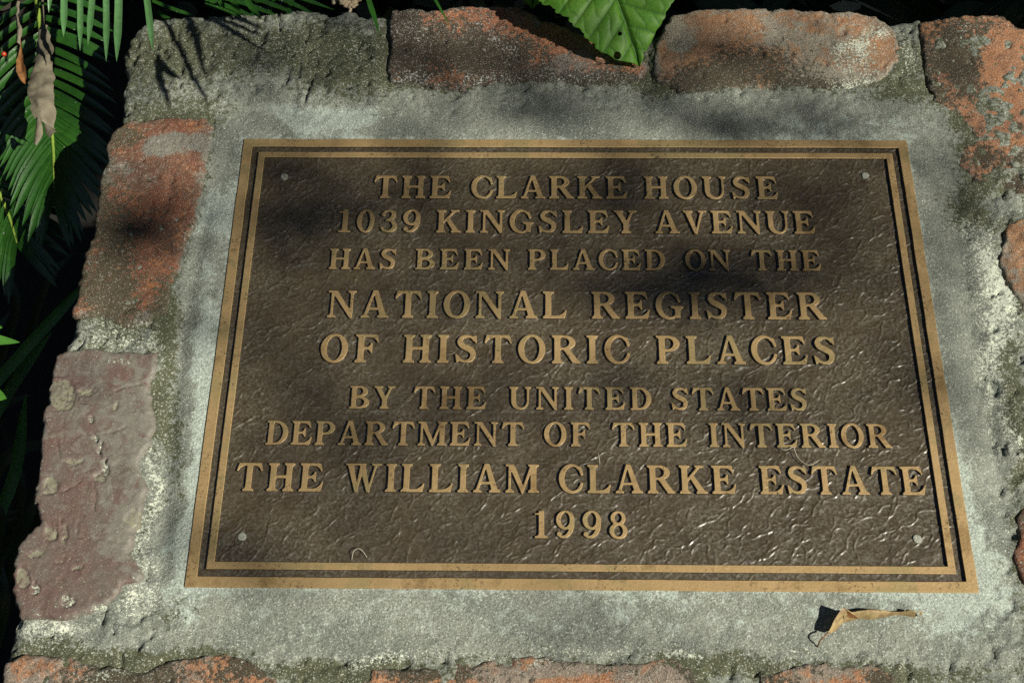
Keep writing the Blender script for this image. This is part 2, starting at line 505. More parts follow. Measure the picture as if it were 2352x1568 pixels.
def rect_out(U, V, m=0.0):
    dx = np.maximum(u0 - m - U, U - u1 - m); dy = np.maximum(v0 - m - V, V - v1 - m)
    return np.where((dx > 0) & (dy > 0), np.hypot(np.maximum(dx, 0), np.maximum(dy, 0)), np.maximum(dx, dy))


def line_d(U, V, pts):
    p = poly_uv(pts)
    d = np.full(U.shape, 9.0)
    for a, b in zip(p[:-1], p[1:]):
        e = b - a; L = e.dot(e)
        t = np.clip(((U - a[0]) * e[0] + (V - a[1]) * e[1]) / L, 0, 1)
        d = np.minimum(d, np.hypot(U - a[0] - t * e[0], V - a[1] - t * e[1]))
    return d


def mortar_h(U, V, depth):
    px, py = to_px(np.stack([U, V, np.full_like(U, -0.003)], -1))
    dp = rect_out(U, V)
    near = sstep(0.0, 0.03, dp)                                   # trowelled flat against the plaque
    rough = 0.25 + 0.75 * np.clip(np.maximum.reduce([sstep(270, 190, py), sstep(380, 330, px), sstep(2200, 2260, px), sstep(1480, 1530, py)]), 0, 1)
    h = -0.0010 - 0.0012 * sstep(0.004, 0.025, dp) + near * 0.0012 * fbm(U, V, 0.05, 3, 1)
    h += near * rough * (0.0026 * fbm(U, V, 0.018, 5, 2, 0.6) + 0.0010 * fbm(U, V, 0.005, 3, 3) - 0.0022 * sstep(0.34, 0.5, fbm(U, V, 0.007, 2, 33)))
    h += 0.00022 * fbm(U, V, 0.004, 2, 8) * (0.3 + near)
    h += 0.003 * sstep(262, 225, py + 12 * fbm(U, V, 0.02, 3, 9)) * sstep(900, 860, px)
    h -= 0.0022 * np.exp(-(line_d(U, V, [(470, 500), (420, 760), (392, 960), (372, 1300)]) / 0.006) ** 2)
    h -= 0.0020 * np.exp(-(line_d(U, V, [(2190, 420), (2215, 640), (2275, 960), (2310, 1150)]) / 0.007) ** 2)
    # trowel marks
    ang = 0.8
    h += 0.00035 * near * fbm(U * math.cos(ang) + V * math.sin(ang), (V * math.cos(ang) - U * math.sin(ang)) * 8, 0.03, 3, 14)
    h += 0.00016 * near * sstep(1340, 1380, py) * fbm(U * 0.12, V, 0.0035, 3, 15)
    # a few cracks
    for pts, wd, dp_ in (([(2117, 50), (2120, 120), (2127, 170), (2133, 200), (2145, 212)], 0.0012, 0.007), ([(645, 20), (640, 60), (648, 85)], 0.0008, 0.003), ([(905, 20), (905, 60)], 0.0008, 0.002),
                         ([(445, 1360), (400, 1385), (352, 1400)], 0.0007, 0.0012), ([(1502, 195), (1492, 160), (1490, 120)], 0.001, 0.003), ([(490, 278), (486, 300)], 0.0010, 0.002), ([(690, 150), (686, 185)], 0.0009, 0.004), ([(722, 178), (700, 240)], 0.0009, 0.004),
                         ([(2090, 60), (2100, 140)], 0.0008, 0.002), ([(700, 45), (712, 80), (702, 110)], 0.0008, 0.003), ([(560, 1430), (620, 1395)], 0.0005, 0.0006), ([(700, 1500), (760, 1440)], 0.0005, 0.0006)):
        dd = line_d(U + 0.001 * fbm(U, V, 0.006, 2, 31), V, pts)
        h -= dp_ * np.exp(-(dd / wd) ** 2)
    h -= 0.004 * np.exp(-depth / 0.003) + 0.0012 * np.exp(-depth / 0.012)
    # the bed drops under the plaque
    h = np.where(rect_out(U, V) < -0.003, -0.009, h)
    return h


def mortar_extra(P):
    e = np.zeros((len(P), 3))
    for k, p in UV.items():
        d = poly_sdf(P[:, 0], P[:, 1], p)
        w = np.exp(-np.maximum(d, 0) / 0.007)
        e[:, 0] += (0.42 if k not in 'B' else 0.25) * w
        e[:, 2] += 0.22 * np.exp(-((d - 0.006) / 0.005) ** 2) * (1.0 if k in 'CDEB' else 0.5)
    dq = rect_out(P[:, 0], P[:, 1])
    e[:, 1] += 0.35 * np.exp(-np.abs(dq) / 0.006) + 0.10
    e[:, 1] -= 0.25 * sstep(0.02, 0.05, dq)
    return e


P, F, dep = heightfield(poly_uv(SILH), 0.0015, mortar_h, (0.0024, 40), 0.10)
bed = plinth.part('mortar_bed', P, F, MORTAR)
paint(bed, P, [
    (600, 110, 300, 85, 'r', .50), (820, 150, 110, 90, 'r', .42), (420, 250, 150, 40, 'r', .30), (400, 120, 90, 70, 'r', .25), (330, 150, 60, 90, 'r', .2),
    (250, 772, 120, 34, 'r', .32), (375, 900, 22, 160, 'r', .42), (395, 740, 28, 70, 'r', .35), (395, 1000, 14, 300, 'r', .25), (350, 1180, 18, 120, 'r', .25),
    (300, 1520, 200, 30, 'r', .50), (100, 1490, 90, 22, 'r', .3), (820, 1540, 130, 30, 'r', .5), (1660, 1525, 110, 35, 'r', .62), (2150, 1550, 160, 30, 'r', .45), (720, 1535, 80, 22, 'r', .5),
    (400, 1410, 70, 28, 'r', .32), (2240, 480, 60, 60, 'r', .55), (2335, 900, 34, 150, 'r', .62), (2345, 1060, 26, 70, 'r', .5), (2210, 290, 50, 50, 'r', .35), (2100, 150, 30, 80, 'r', .35),
    (2345, 1450, 25, 140, 'r', .3), (2060, 190, 60, 28, 'r', .5), (1500, 180, 30, 40, 'r', .4),
    (2258, 610, 44, 85, 'b', .62), (2300, 730, 46, 120, 'b', .60), (2272, 900, 36, 120, 'b', .5), (2320, 1000, 30, 60, 'b', .42), (2225, 520, 30, 40, 'b', .3),
    (600, 110, 260, 70, 'b', .26), (840, 140, 40, 60, 'b', .2), (250, 772, 110, 30, 'b', .30), (350, 1000, 16, 280, 'b', .30), (330, 1200, 30, 150, 'b', .34), (110, 1450, 90, 22, 'b', .50), (330, 1390, 60, 40, 'b', .32),
    (860, 1505, 160, 16, 'b', .34), (1300, 1500, 300, 14, 'b', .22), (1560, 1490, 70, 14, 'b', .4), (1900, 1490, 120, 14, 'b', .2), (2090, 110, 26, 70, 'b', .3), (2200, 240, 30, 20, 'b', .4),
    (720, 262, 130, 26, 'g', .5), (510, 485, 40, 50, 'g', .9), (470, 860, 26, 240, 'g', .6), (440, 1150, 26, 240, 'g', .55), (760, 268, 90, 22, 'g', .5), (1300, 1420, 900, 60, 'g', .22), (2200, 1350, 120, 130, 'g', .45),  # pale film, also painting the brightly lit spots into the mortar
    (2180, 1150, 50, 160, 'g', .3), (120, 1440, 90, 28, 'g', .4), (380, 1330, 60, 80, 'g', .25), (2110, 290, 110, 40, 'g', .25), (1850, 280, 120, 40, 'g', .22),
], mortar_extra(P))

BP = {  # base height, tilt, stains
    'A': (0.0010, .0007, [(250, 560, 60, 190, 'r', .42), (330, 560, 60, 110, 'r', .1), (235, 690, 70, 50, 'r', .30), (420, 322, 75, 24, 'g', .75), (345, 330, 40, 22, 'g', .55), (330, 400, 110, 50, 'g', .34),
                          (330, 720, 70, 30, 'g', .4), (340, 748, 60, 18, 'b', .5), (380, 690, 30, 50, 'r', .5), (270, 300, 50, 30, 'r', .4), (452, 520, 12, 60, 'b', .2)]),
    'B': (0.0024, .00025, [(240, 980, 120, 250, 'g', .30), (300, 1180, 25, 60, 'g', .5), (330, 960, 40, 120, 'g', .3), (260, 830, 40, 10, 'b', .3), (300, 1270, 60, 60, 'g', .25)]),
    'C': (0.0008, .0012, [(300, 1560, 130, 40, 'r', .55), (150, 1560, 120, 40, 'g', .4), (550, 1540, 60, 30, 'r', .35), (450, 1550, 60, 25, 'g', .35), (240, 1545, 60, 15, 'b', .35)]),
    'D': (0.0008, .0012, [(1000, 1560, 120, 20, 'r', .35), (1250, 1545, 90, 20, 'g', .5), (1230, 1520, 60, 14, 'b', .4), (1500, 1550, 90, 30, 'g', .4), (1600, 1540, 30, 30, 'r', .4), (1120, 1560, 60, 30, 'g', .3)]),
    'E': (0.0005, .0010, [(1780, 1550, 60, 20, 'r', .3), (2040, 1560, 40, 30, 'r', .5), (1900, 1555, 80, 20, 'g', .35)]),
    'F': (0.0022, .0008, [(1010, 90, 130, 60, 'r', .42), (1130, 130, 140, 50, 'r', .50), (930, 120, 40, 90, 'r', .5), (960, 70, 60, 50, 'b', .30), (1110, 60, 60, 26, 'b', .26), (1165, 110, 22, 36, 'b', .36),
                          (1090, 172, 110, 18, 'b', .32), (930, 175, 40, 20, 'b', .35), (1350, 165, 110, 24, 'b', .22), (1330, 150, 90, 34, 'g', .4), (1290, 180, 90, 20, 'r', .5), (1440, 175, 50, 25, 'r', .4)]),
    'G': (0.0015, .0008, [(1560, 90, 30, 40, 'g', .8), (1555, 110, 26, 26, 'b', .35), (1750, 130, 150, 50, 'r', .26), (1700, 170, 150, 30, 'r', .3), (1850, 90, 120, 40, 'g', .38), (1880, 170, 80, 30, 'g', .5),
                          (1970, 130, 40, 45, 'b', .62), (1935, 110, 30, 20, 'b', .5), (2010, 70, 34, 18, 'b', .6), (1900, 195, 120, 14, 'r', .5), (1960, 190, 60, 14, 'b', .4), (1600, 190, 90, 20, 'r', .45)]),
    'H': (-0.0008, .0010, [(2190, 110, 46, 60, 'r', .60), (2230, 170, 36, 60, 'r', .5), (2150, 210, 30, 30, 'r', .35), (2280, 70, 40, 26, 'r', .35), (2330, 390, 40, 40, 'r', .35), (2250, 240, 20, 26, 'b', .45),
                          (2335, 370, 26, 36, 'g', .75), (2250, 375, 40, 30, 'r', .3), (2270, 330, 60, 100, 'r', .12), (2340, 290, 26, 16, 'r', .4), (2225, 75, 30, 20, 'b', .3), (2310, 435, 60, 16, 'r', .45)]),
    'I': (0.0004, .0010, [(2330, 600, 40, 60, 'g', .3), (2345, 690, 30, 30, 'g', .4)]),
    'J': (0.0014, .0008, [(2350, 1200, 14, 20, 'r', .3)]),
}
# the flaking brick: sunk flakes (x, y, rx, ry, stain) and cracks, as traced
FLAKES = [(140, 908, 34, 36, 'r'), (200, 898, 20, 9, 'r'), (210, 961, 7, 8, 'b'), (115, 1116, 18, 20, 'r'), (117, 1222, 15, 20, 'r'), (148, 1225, 7, 24, 'r'), (83, 1347, 10, 17, 'b'), (154, 1380, 15, 14, 'b'), (228, 1392, 18, 10, 'b'),
          (222, 1005, 6, 10, 'b'), (229, 1035, 6, 16, 'b'), (243, 1072, 8, 18, 'b'), (228, 1096, 14, 10, 'r'), (310, 1190, 20, 22, 'r'), (80, 1270, 22, 9, 'r'), (176, 1302, 13, 5, 'r'), (134, 1286, 8, 4, 'r'), (52, 1325, 14, 22, 'r'), (165, 1060, 22, 8, 'r'), (268, 935, 8, 9, 'r')]
CRACKS = [[(118, 869), (160, 871), (170, 887), (170, 915), (162, 934), (137, 950)], [(183, 883), (220, 899), (199, 910), (185, 917), (183, 927), (197, 936)], [(338, 886), (301, 893), (285, 899), (270, 905)], [(134, 1019), (139, 1040), (144, 1056)],
          [(218, 998), (227, 1012), (229, 1040), (243, 1063), (246, 1082), (220, 1102)], [(220, 1120), (225, 1144), (220, 1178)], [(183, 1202), (183, 1230)], [(144, 1196), (150, 1248)], [(131, 1205), (131, 1242)], [(165, 1288), (176, 1300), (189, 1315)],
          [(330, 1205), (318, 1228), (302, 1248)], [(160, 1300), (165, 1288), (150, 1280)], [(240, 1000), (275, 996), (290, 985)], [(180, 1237), (240, 1245), (300, 1250)], [(100, 1140), (150, 1135), (190, 1112)]]


def flakes(U, V):
    px, py = to_px(np.stack([U, V, np.full_like(U, 0.001)], -1))
    wx = px + 9 * fbm(U, V, 0.005, 3, 131); wy = py + 9 * fbm(U, V, 0.005, 3, 132)
    out = {'r': np.zeros_like(U), 'b': np.zeros_like(U)}
    for (x, y, rx, ry, c) in FLAKES:
        d = ((wx - x) / rx) ** 2 + ((wy - y) / ry) ** 2
        out[c] = np.maximum(out[c], sstep(1.25, 0.85, d))
    return out


BIAS = dict(A=0.08, H=0.13, C=0.14, D=0.16, E=0.16, F=0.12, G=0.06)
for bi, (k, poly) in enumerate(UV.items()):
    h0, am, blobs = BP[k]

    def bh(U, V, depth, h0=h0, am=am, s=60 + bi * 7, k=k):
        h = h0 + am * 1.0 * fbm(U, V, 0.03, 4, s) + am * 0.8 * fbm(U, V, 0.007, 4, s + 1, 0.6) + 0.00025 * fbm(U, V, 0.003, 2, s + 2)
        pit = sstep(0.30, 0.62, fbm(U, V, 0.010, 3, s + 3))
        h -= (0.0016 if k != 'B' else 0.0004) * pit
        if k == 'B':                                     # flaked skin: shallow terraces and thin cracks
            fl_ = flakes(U, V)
            h -= 0.0009 * fl_['r'] + 0.0012 * fl_['b']
            h += fl_['b'] * 0.0004 * fbm(U, V, 0.003, 2, 140)
            for c_ in CRACKS:
                h -= 0.0010 * np.exp(-(line_d(U + 0.0012 * fbm(U, V, 0.005, 3, 141), V + 0.0012 * fbm(U, V, 0.005, 3, 142), c_) / 0.00045) ** 2)
            f2 = np.abs(fbm(U, V, 0.03, 3, s + 9))
            h -= 0.0005 * np.exp(-(f2 / 0.008) ** 2) * sstep(0.0, 0.2, fbm(U, V, 0.05, 2, s + 10))
        h -= 0.0045 * np.exp(-depth / 0.0009)
        h -= 0.0013
        return h
    P, F, dep = heightfield(poly, 0.0009 if k == 'B' else 0.0013, bh, (0.0024, 70 + bi), 0.055)
    o = plinth.part('brick', P, F, BMAT[k], label=BLAB[k])
    ex = np.zeros((len(P), 3))
    ex[:, 1] = dict(A=0.03, G=0.22, C=0.16, D=0.18, E=0.18, F=0.14, H=0.08).get(k, 0)
    ex[:, 0] = BIAS.get(k, 0.0) + 0.30 * np.exp(-dep / 0.006)
    ex[:, 1] += (0.5 if k != 'B' else 0.3) * np.exp(-dep / 0.005)
    ex[:, 2] += 0.22 * np.exp(-dep / 0.004)
    if k == 'B':
        fl_ = flakes(P[:, 0], P[:, 1])
        ex[:, 0] = 0.55 * fl_['r']; ex[:, 1] += 0.12; ex[:, 2] += 0.5 * fl_['b']
    paint(o, P, blobs, ex)

# brick sides of the plinth, from below the mortar down to the ground
pl = poly_uv(SILH)[::2]
cen = pl.mean(0)
pl = cen + (pl - cen) * 0.985
up_l = np.array([0, math.sin(SLOPE), math.cos(SLOPE)])
top = np.concatenate([pl, np.full((len(pl), 1), -0.06)], 1)
hz = ORIGIN.z + top[:, 1] * math.sin(SLOPE) + top[:, 2] * math.cos(SLOPE)
bot = top - up_l * (hz + 0.02)[:, None]
nP = len(pl)
plinth.part('wall', np.concatenate([top, bot]), [[i, (i + 1) % nP, nP + (i + 1) % nP, nP + i] for i in range(nP)] + [list(range(nP))], WALL, smooth=False)

# ------------------------------------------------------------------ glyphs (drawn from scratch: bold flared serif capitals)
RES = 128
PAD = 0.12


class Gl:
    def __init__(s, w):
        s.w = w
        nx = int((w + 2 * PAD) * RES); ny = int((1 + 2 * PAD) * RES)
        s.X, s.Y = np.meshgrid((np.arange(nx) + .5) / RES - PAD, (np.arange(ny) + .5) / RES - PAD)
        s.m = np.zeros(s.X.shape, bool)

    def pg(s, pts):
        ins = np.zeros(s.X.shape, bool); n = len(pts)
        for i in range(n):
            x1, y1 = pts[i]; x2, y2 = pts[(i + 1) % n]
            if y1 == y2:
                continue
            ins ^= ((y1 > s.Y) != (y2 > s.Y)) & (s.X < (x2 - x1) * (s.Y - y1) / (y2 - y1) + x1)
        return ins

    def add(s, *pts):
        s.m |= s.pg(pts); return s

    def cut(s, *pts):
        s.m &= ~s.pg(pts); return s

    def ell(s, cx, cy, rx, ry):
        return ((s.X - cx) / rx) ** 2 + ((s.Y - cy) / ry) ** 2 < 1

    def box(s, x0, y0, x1, y1):
        return (s.X > x0) & (s.X < x1) & (s.Y > y0) & (s.Y < y1)

    def rect(s, x0, y0, x1, y1):
        s.m |= s.box(x0, y0, x1, y1); return s

    def serif(s, a, b, y, d, l=0.085, r=0.085, th=0.07, br=0.07):
        """serif of the stem a..b at height y, growing in direction d"""
        s.add((a - l, y), (b + r, y), (b + r, y + d * th), (b + min(r, .03), y + d * (th + .02)), (b, y + d * (th + br)), (a, y + d * (th + br)), (a - min(l, .03), y + d * (th + .02)), (a - l, y + d * th))
        return s

    def stem(s, a, b, y0=0, y1=1, top=(.085, .085), bot=(.085, .085)):
        s.rect(a, y0, b, y1)
        if top: s.serif(a, b, y1, -1, *top)
        if bot: s.serif(a, b, y0, 1, *bot)
        return s

    def stroke(s, pts, ws):
        pts = np.array(pts, float); n = len(pts)
        ext = np.vstack([2 * pts[0] - pts[1], pts, 2 * pts[-1] - pts[-2]])
        for i in range(n - 1):
            p0, p1, p2, p3 = ext[i:i + 4]
            for t in np.linspace(0, 1, 22):
                p = 0.5 * ((2 * p1) + (p2 - p0) * t + (2 * p0 - 5 * p1 + 4 * p2 - p3) * t * t + (3 * p1 - p0 - 3 * p2 + p3) * t ** 3)
                r = (ws[i] * (1 - t) + ws[i + 1] * t) / 2
                s.m |= (s.X - p[0]) ** 2 + (s.Y - p[1]) ** 2 < r * r
        return s


ST = 0.205


def E_arms(g, x, top=True, bottom=True):
    if top:
        g.add((x, 1), (.70, 1), (.765, .72), (.715, .70), (.66, .80), (.56, .885), (.44, .905), (x, .905))
    if bottom:
        g.add((x, 0), (.74, 0), (.82, .33), (.77, .345), (.70, .21), (.58, .115), (.44, .095), (x, .095))


def g_A():
    g = Gl(.93)
    g.add((.37, 1.02), (.53, 1.02), (.85, .05), (.63, .05)); g.add((.37, 1.02), (.45, .98), (.185, .05), (.08, .05))
    g.rect(.22, .29, .68, .375)
    g.add((0, 0), (.29, 0), (.29, .065), (.20, .10), (.08, .10), (0, .065)); g.add((.54, 0), (.93, 0), (.93, .065), (.85, .11), (.63, .11), (.54, .065))
    return g


def bowl(g, cx, cy, rx, ry, ix, iy, icx, x0, x1):
    o = (g.ell(cx, cy, rx, ry) & (g.X >= cx)) | g.box(x0, cy - ry, cx, cy + ry)
    i = (g.ell(icx, cy, ix, iy) & (g.X >= icx)) | g.box(x1, cy - iy, icx, cy + iy)
    g.m |= o & ~i


def g_B():
    g = Gl(.84)
    bowl(g, .40, .755, .36, .245, .165, .165, .38, .1, .29); bowl(g, .40, .27, .44, .27, .235, .185, .38, .1, .29)
    g.rect(.085, 0, .29, 1); g.rect(0, 0, .1, .075); g.rect(0, .925, .1, 1)
    return g


def g_C(G_=False):
    g = Gl(.82 if not G_ else .93)
    g.m |= g.ell(.43, .5, .43, .525) & ~g.ell(.475, .5, .275, .425)
    g.cut((.52, .55), (1.1, .70), (1.1, .27 if not G_ else .40), (.52, .45))
    g.add((.62, .90), (.76, .93), (.83, .70), (.785, .685), (.70, .79), (.60, .85))
    if G_:
        g.rect(.63, .04, .82, .42); g.add((.50, .47), (.93, .47), (.93, .41), (.82, .36), (.63, .36), (.50, .41)); g.cut((.82, .2), (.95, .3), (.95, -.1), (.80, -.1))
    else:
        g.add((.70, .21), (.79, .31), (.825, .29), (.76, .13), (.66, .05))
    return g


def g_D():
    g = Gl(.87)
    bowl(g, .37, .5, .50, .5, .29, .41, .36, .1, .29)
    g.rect(.085, 0, .29, 1); g.rect(0, 0, .1, .075); g.rect(0, .925, .1, 1)
    return g


def mid_arm(g, x=.285):
    g.add((x, .455), (.42, .455), (.475, .41), (.51, .33), (.56, .33), (.56, .70), (.51, .70), (.475, .61), (.42, .555), (x, .555))


def g_E():
    g = Gl(.82).stem(.085, .285, top=(.085, 0), bot=(.085, 0)); E_arms(g, .2); mid_arm(g); return g


def g_F():
    g = Gl(.77).stem(.085, .285, top=(.085, 0)); E_arms(g, .2, True, False); mid_arm(g); return g


def g_L():
    g = Gl(.80).stem(.085, .285, top=(.085, .085), bot=(.085, 0))
    g.add((.2, 0), (.73, 0), (.80, .30), (.755, .315), (.68, .20), (.56, .12), (.42, .10), (.2, .10)); return g


def g_H():
    return Gl(.91).stem(.085, .285).stem(.625, .825).rect(.25, .46, .65, .56)


def g_I():
    return Gl(.375).stem(.085, .29)


def g_K():
    g = Gl(.95).stem(.085, .285)
    g.add((.27, .38), (.27, .52), (.63, .95), (.75, .95)); g.add((.35, .56), (.49, .66), (.88, .05), (.64, .05))
    g.add((.53, 1), (.87, 1), (.87, .935), (.76, .90), (.62, .90), (.53, .935)); g.add((.56, 0), (.95, 0), (.95, .065), (.88, .1), (.62, .1), (.56, .065))
    return g


def g_M():
    g = Gl(1.14)
    g.rect(.10, 0, .195, .96).serif(.10, .195, 0, 1, .10, .10)
    g.stem(.85, 1.05)
    g.rect(.0, .93, .2, 1)
    g.add((.09, 1), (.30, 1), (.64, .14), (.55, -.03)); g.add((.86, 1), (.95, 1), (.95, .95), (.60, -.03), (.53, -.03), (.53, .03))
    return g


def g_N():
    g = Gl(.95)
    g.rect(.105, 0, .20, .95).serif(.105, .20, 0, 1, .10, .10)
    g.rect(.75, .0, .845, 1).serif(.75, .845, 1, -1, .10, .10)
    g.rect(0, .93, .2, 1)
    g.add((.09, 1), (.30, 1), (.845, .16), (.845, -.03), (.76, -.03)); return g


def g_O():
    g = Gl(.89); g.m |= g.ell(.445, .5, .445, .525) & ~g.ell(.445, .5, .24, .43); return g


def g_P(w=.78, ry=.285):
    g = Gl(w).stem(.085, .29, top=(.085, 0))
    bowl(g, .38, 1 - ry, .39, ry, .19, ry - .09, .37, .1, .29)
    return g


def g_R():
    g = Gl(.93).stem(.085, .29, top=(.085, 0))
    bowl(g, .38, .735, .40, .265, .20, .175, .37, .1, .29)
    g.add((.36, .50), (.57, .53), (.88, .06), (.66, .03)); g.add((.67, 0), (.93, 0), (.93, .06), (.86, .11), (.63, .08)); return g


def g_S():
    g = Gl(.74)
    g.stroke([(.60, .80), (.52, .915), (.37, .945), (.21, .895), (.155, .755), (.22, .625), (.39, .53), (.55, .41), (.58, .25), (.50, .10), (.34, .055), (.18, .10), (.10, .23)],
             [.07, .09, .10, .14, .185, .20, .215, .20, .185, .14, .10, .10, .07])
    g.add((.55, .93), (.68, .985), (.70, .70), (.655, .70), (.58, .84)); g.add((.15, .08), (.05, .0), (.0, .31), (.05, .33), (.13, .19))
    return g


def g_T():
    g = Gl(.90).stem(.3475, .5525, top=None)
    g.add((.07, 1), (.83, 1), (.90, .715), (.845, .695), (.78, .815), (.68, .885), (.55, .905), (.35, .905), (.22, .885), (.12, .815), (.055, .695), (0, .715)); return g


def g_U():
    g = Gl(.90)
    g.rect(.085, .3, .29, 1).serif(.085, .29, 1, -1); g.rect(.72, .3, .815, 1).serif(.72, .815, 1, -1, .09, .085)
    g.m |= (g.ell(.45, .34, .365, .365) & ~g.ell(.505, .36, .215, .28)) & (g.Y < .36); return g


def g_V():
    g = Gl(.90)
    g.add((.06, .95), (.28, .95), (.53, .02), (.50, -.03), (.40, -.03)); g.add((.76, .95), (.66, .95), (.43, .0), (.50, -.03))
    g.add((0, 1), (.38, 1), (.38, .935), (.29, .90), (.07, .90), (0, .935)); g.add((.56, 1), (.90, 1), (.90, .935), (.78, .90), (.66, .90), (.56, .935)); return g


def g_W():
    g = Gl(1.22)
    for dx in (0, .40):
        g.add((.06 + dx, .95), (.27 + dx, .95), (.47 + dx, .02), (.44 + dx, -.03), (.35 + dx, -.03))
    g.add((.58, .95), (.50, .95), (.37, .0), (.43, -.03), (.60, .72)); g.add((1.08, .95), (.99, .95), (.77, .0), (.83, -.03))
    g.add((0, 1), (.70, 1), (.70, .94), (0, .935)); g.add((.88, 1), (1.22, 1), (1.22, .935), (1.10, .90), (.98, .90), (.88, .935)); return g


def g_Y():
    g = Gl(.88).stem(.345, .55, 0, .48, top=None)
    g.add((.06, .95), (.28, .95), (.52, .48), (.50, .40), (.345, .40)); g.add((.75, .95), (.65, .95), (.44, .44), (.55, .42))
    g.add((0, 1), (.38, 1), (.38, .935), (.29, .90), (.07, .90), (0, .935)); g.add((.55, 1), (.88, 1), (.88, .935), (.77, .90), (.65, .90), (.55, .935)); return g


def g_0():
    g = Gl(.68); g.m |= g.ell(.34, .5, .34, .52) & ~g.ell(.34, .5, .155, .43); return g


def g_1():
    g = Gl(.52).stem(.17, .37, top=None, bot=(.14, .13)); g.add((.37, 1.02), (.31, 1.02), (.20, .93), (.02, .90), (.02, .85), (.17, .86)); return g


def g_3():
    g = Gl(.68)
    g.stroke([(.12, .80), (.20, .92), (.35, .95), (.50, .88), (.52, .74), (.42, .59), (.26, .53)], [.10, .09, .10, .16, .19, .14, .09])
    g.stroke([(.26, .53), (.44, .50), (.56, .36), (.57, .22), (.48, .09), (.32, .05), (.16, .09), (.10, .20)], [.09, .12, .18, .20, .15, .10, .10, .13])
    g.stroke([(.12, .79), (.13, .78)], [.15, .15]); return g


def g_8():
    g = Gl(.66)
    g.m |= (g.ell(.33, .75, .275, .265) & ~g.ell(.33, .755, .125, .175)); g.m |= (g.ell(.33, .275, .33, .295) & ~g.ell(.33, .275, .155, .20)); return g


def g_9():
    g = Gl(.68)
    g.m |= g.ell(.335, .665, .335, .355) & ~g.ell(.335, .675, .155, .265)
    g.stroke([(.575, .62), (.565, .42), (.50, .22), (.36, .075), (.20, .05), (.11, .11)], [.18, .18, .16, .12, .09, .10])
    g.stroke([(.11, .15), (.12, .16)], [.17, .17]); return g


GLYPHS = dict(A=g_A, B=g_B, C=g_C, D=g_D, E=g_E, F=g_F, G=lambda: g_C(True), H=g_H, I=g_I, K=g_K, L=g_L, M=g_M, N=g_N, O=g_O, P=g_P, R=g_R, S=g_S, T=g_T, U=g_U, V=g_V, W=g_W, Y=g_Y)
GLYPHS.update({'0': g_0, '1': g_1, '3': g_3, '8': g_8, '9': g_9})


def contours(g):
    """outlines of a drawn glyph, corners slightly softened like a casting"""
    a = g.m.astype(float)
    k = np.exp(-0.5 * (np.arange(-6, 7) / 1.7) ** 2); k /= k.sum()
    a = np.apply_along_axis(lambda r: np.convolve(r, k, 'same'), 0, a)
    a = np.apply_along_axis(lambda r: np.convolve(r, k, 'same'), 1, a)
    b = a - 0.5
    ny, nx = b.shape
    seg = {}
    s = b > 0
    code = s[:-1, :-1] * 1 + s[:-1, 1:] * 2 + s[1:, 1:] * 4 + s[1:, :-1] * 8
    ys, xs = np.nonzero((code > 0) & (code < 15))

    def pt(e, x, y):
        if e[0] == 'h':
            xx, yy = e[1], e[2]; t = b[yy, xx] / (b[yy, xx] - b[yy, xx + 1]); return ((xx + t + .5) / RES - PAD, (yy + .5) / RES - PAD)
        xx, yy = e[1], e[2]; t = b[yy, xx] / (b[yy, xx] - b[yy + 1, xx]); return ((xx + .5) / RES - PAD, (yy + t + .5) / RES - PAD)
    tbl = {1: [('L', 'B')], 2: [('B', 'R')], 3: [('L', 'R')], 4: [('R', 'T')], 5: [('L', 'T'), ('R', 'B')], 6: [('B', 'T')], 7: [('L', 'T')],
           8: [('T', 'L')], 9: [('T', 'B')], 10: [('B', 'L'), ('T', 'R')], 11: [('T', 'R')], 12: [('R', 'L')], 13: [('R', 'B')], 14: [('B', 'L')]}
    adj = {}
    for x, y in zip(xs, ys):
        ed = {'B': ('h', x, y), 'T': ('h', x, y + 1), 'L': ('v', x, y), 'R': ('v', x + 1, y)}
        for p, q in tbl[int(code[y, x])]:
            adj.setdefault(ed[p], []).append(ed[q]); adj.setdefault(ed[q], []).append(ed[p])
    loops = []; seen = set()
    for st in list(adj):
        if st in seen:
            continue
        loop = [st]; seen.add(st); cur = st
        while True:
            nxt = [q for q in adj[cur] if q not in seen]
            if not nxt:
                break
            cur = nxt[0]; seen.add(cur); loop.append(cur)
        if len(loop) < 12:
            continue
        pts = np.array([pt(e, 0, 0) for e in loop])
        # keep points where the outline turns
        keep = [0]
        for i in range(1, len(pts)):
            a0 = pts[keep[-1]]
            seg_ = pts[keep[-1] + 1:i + 1]
            d = pts[i] - a0; L = np.hypot(*d) + 1e-9
            dev = np.abs((seg_[:, 0] - a0[0]) * d[1] - (seg_[:, 1] - a0[1]) * d[0]).max() / L
            if dev > 0.0028 or L > 0.3:
                keep.append(max(i - 1, keep[-1] + 1) if i - 1 > keep[-1] else i)
        loops.append(pts[sorted(set(keep))])
    return loops


CONT = {}


def glyph(ch):
    if ch not in CONT:
        g = GLYPHS[ch]()
        CONT[ch] = (g.w, contours(g))
    return CONT[ch]


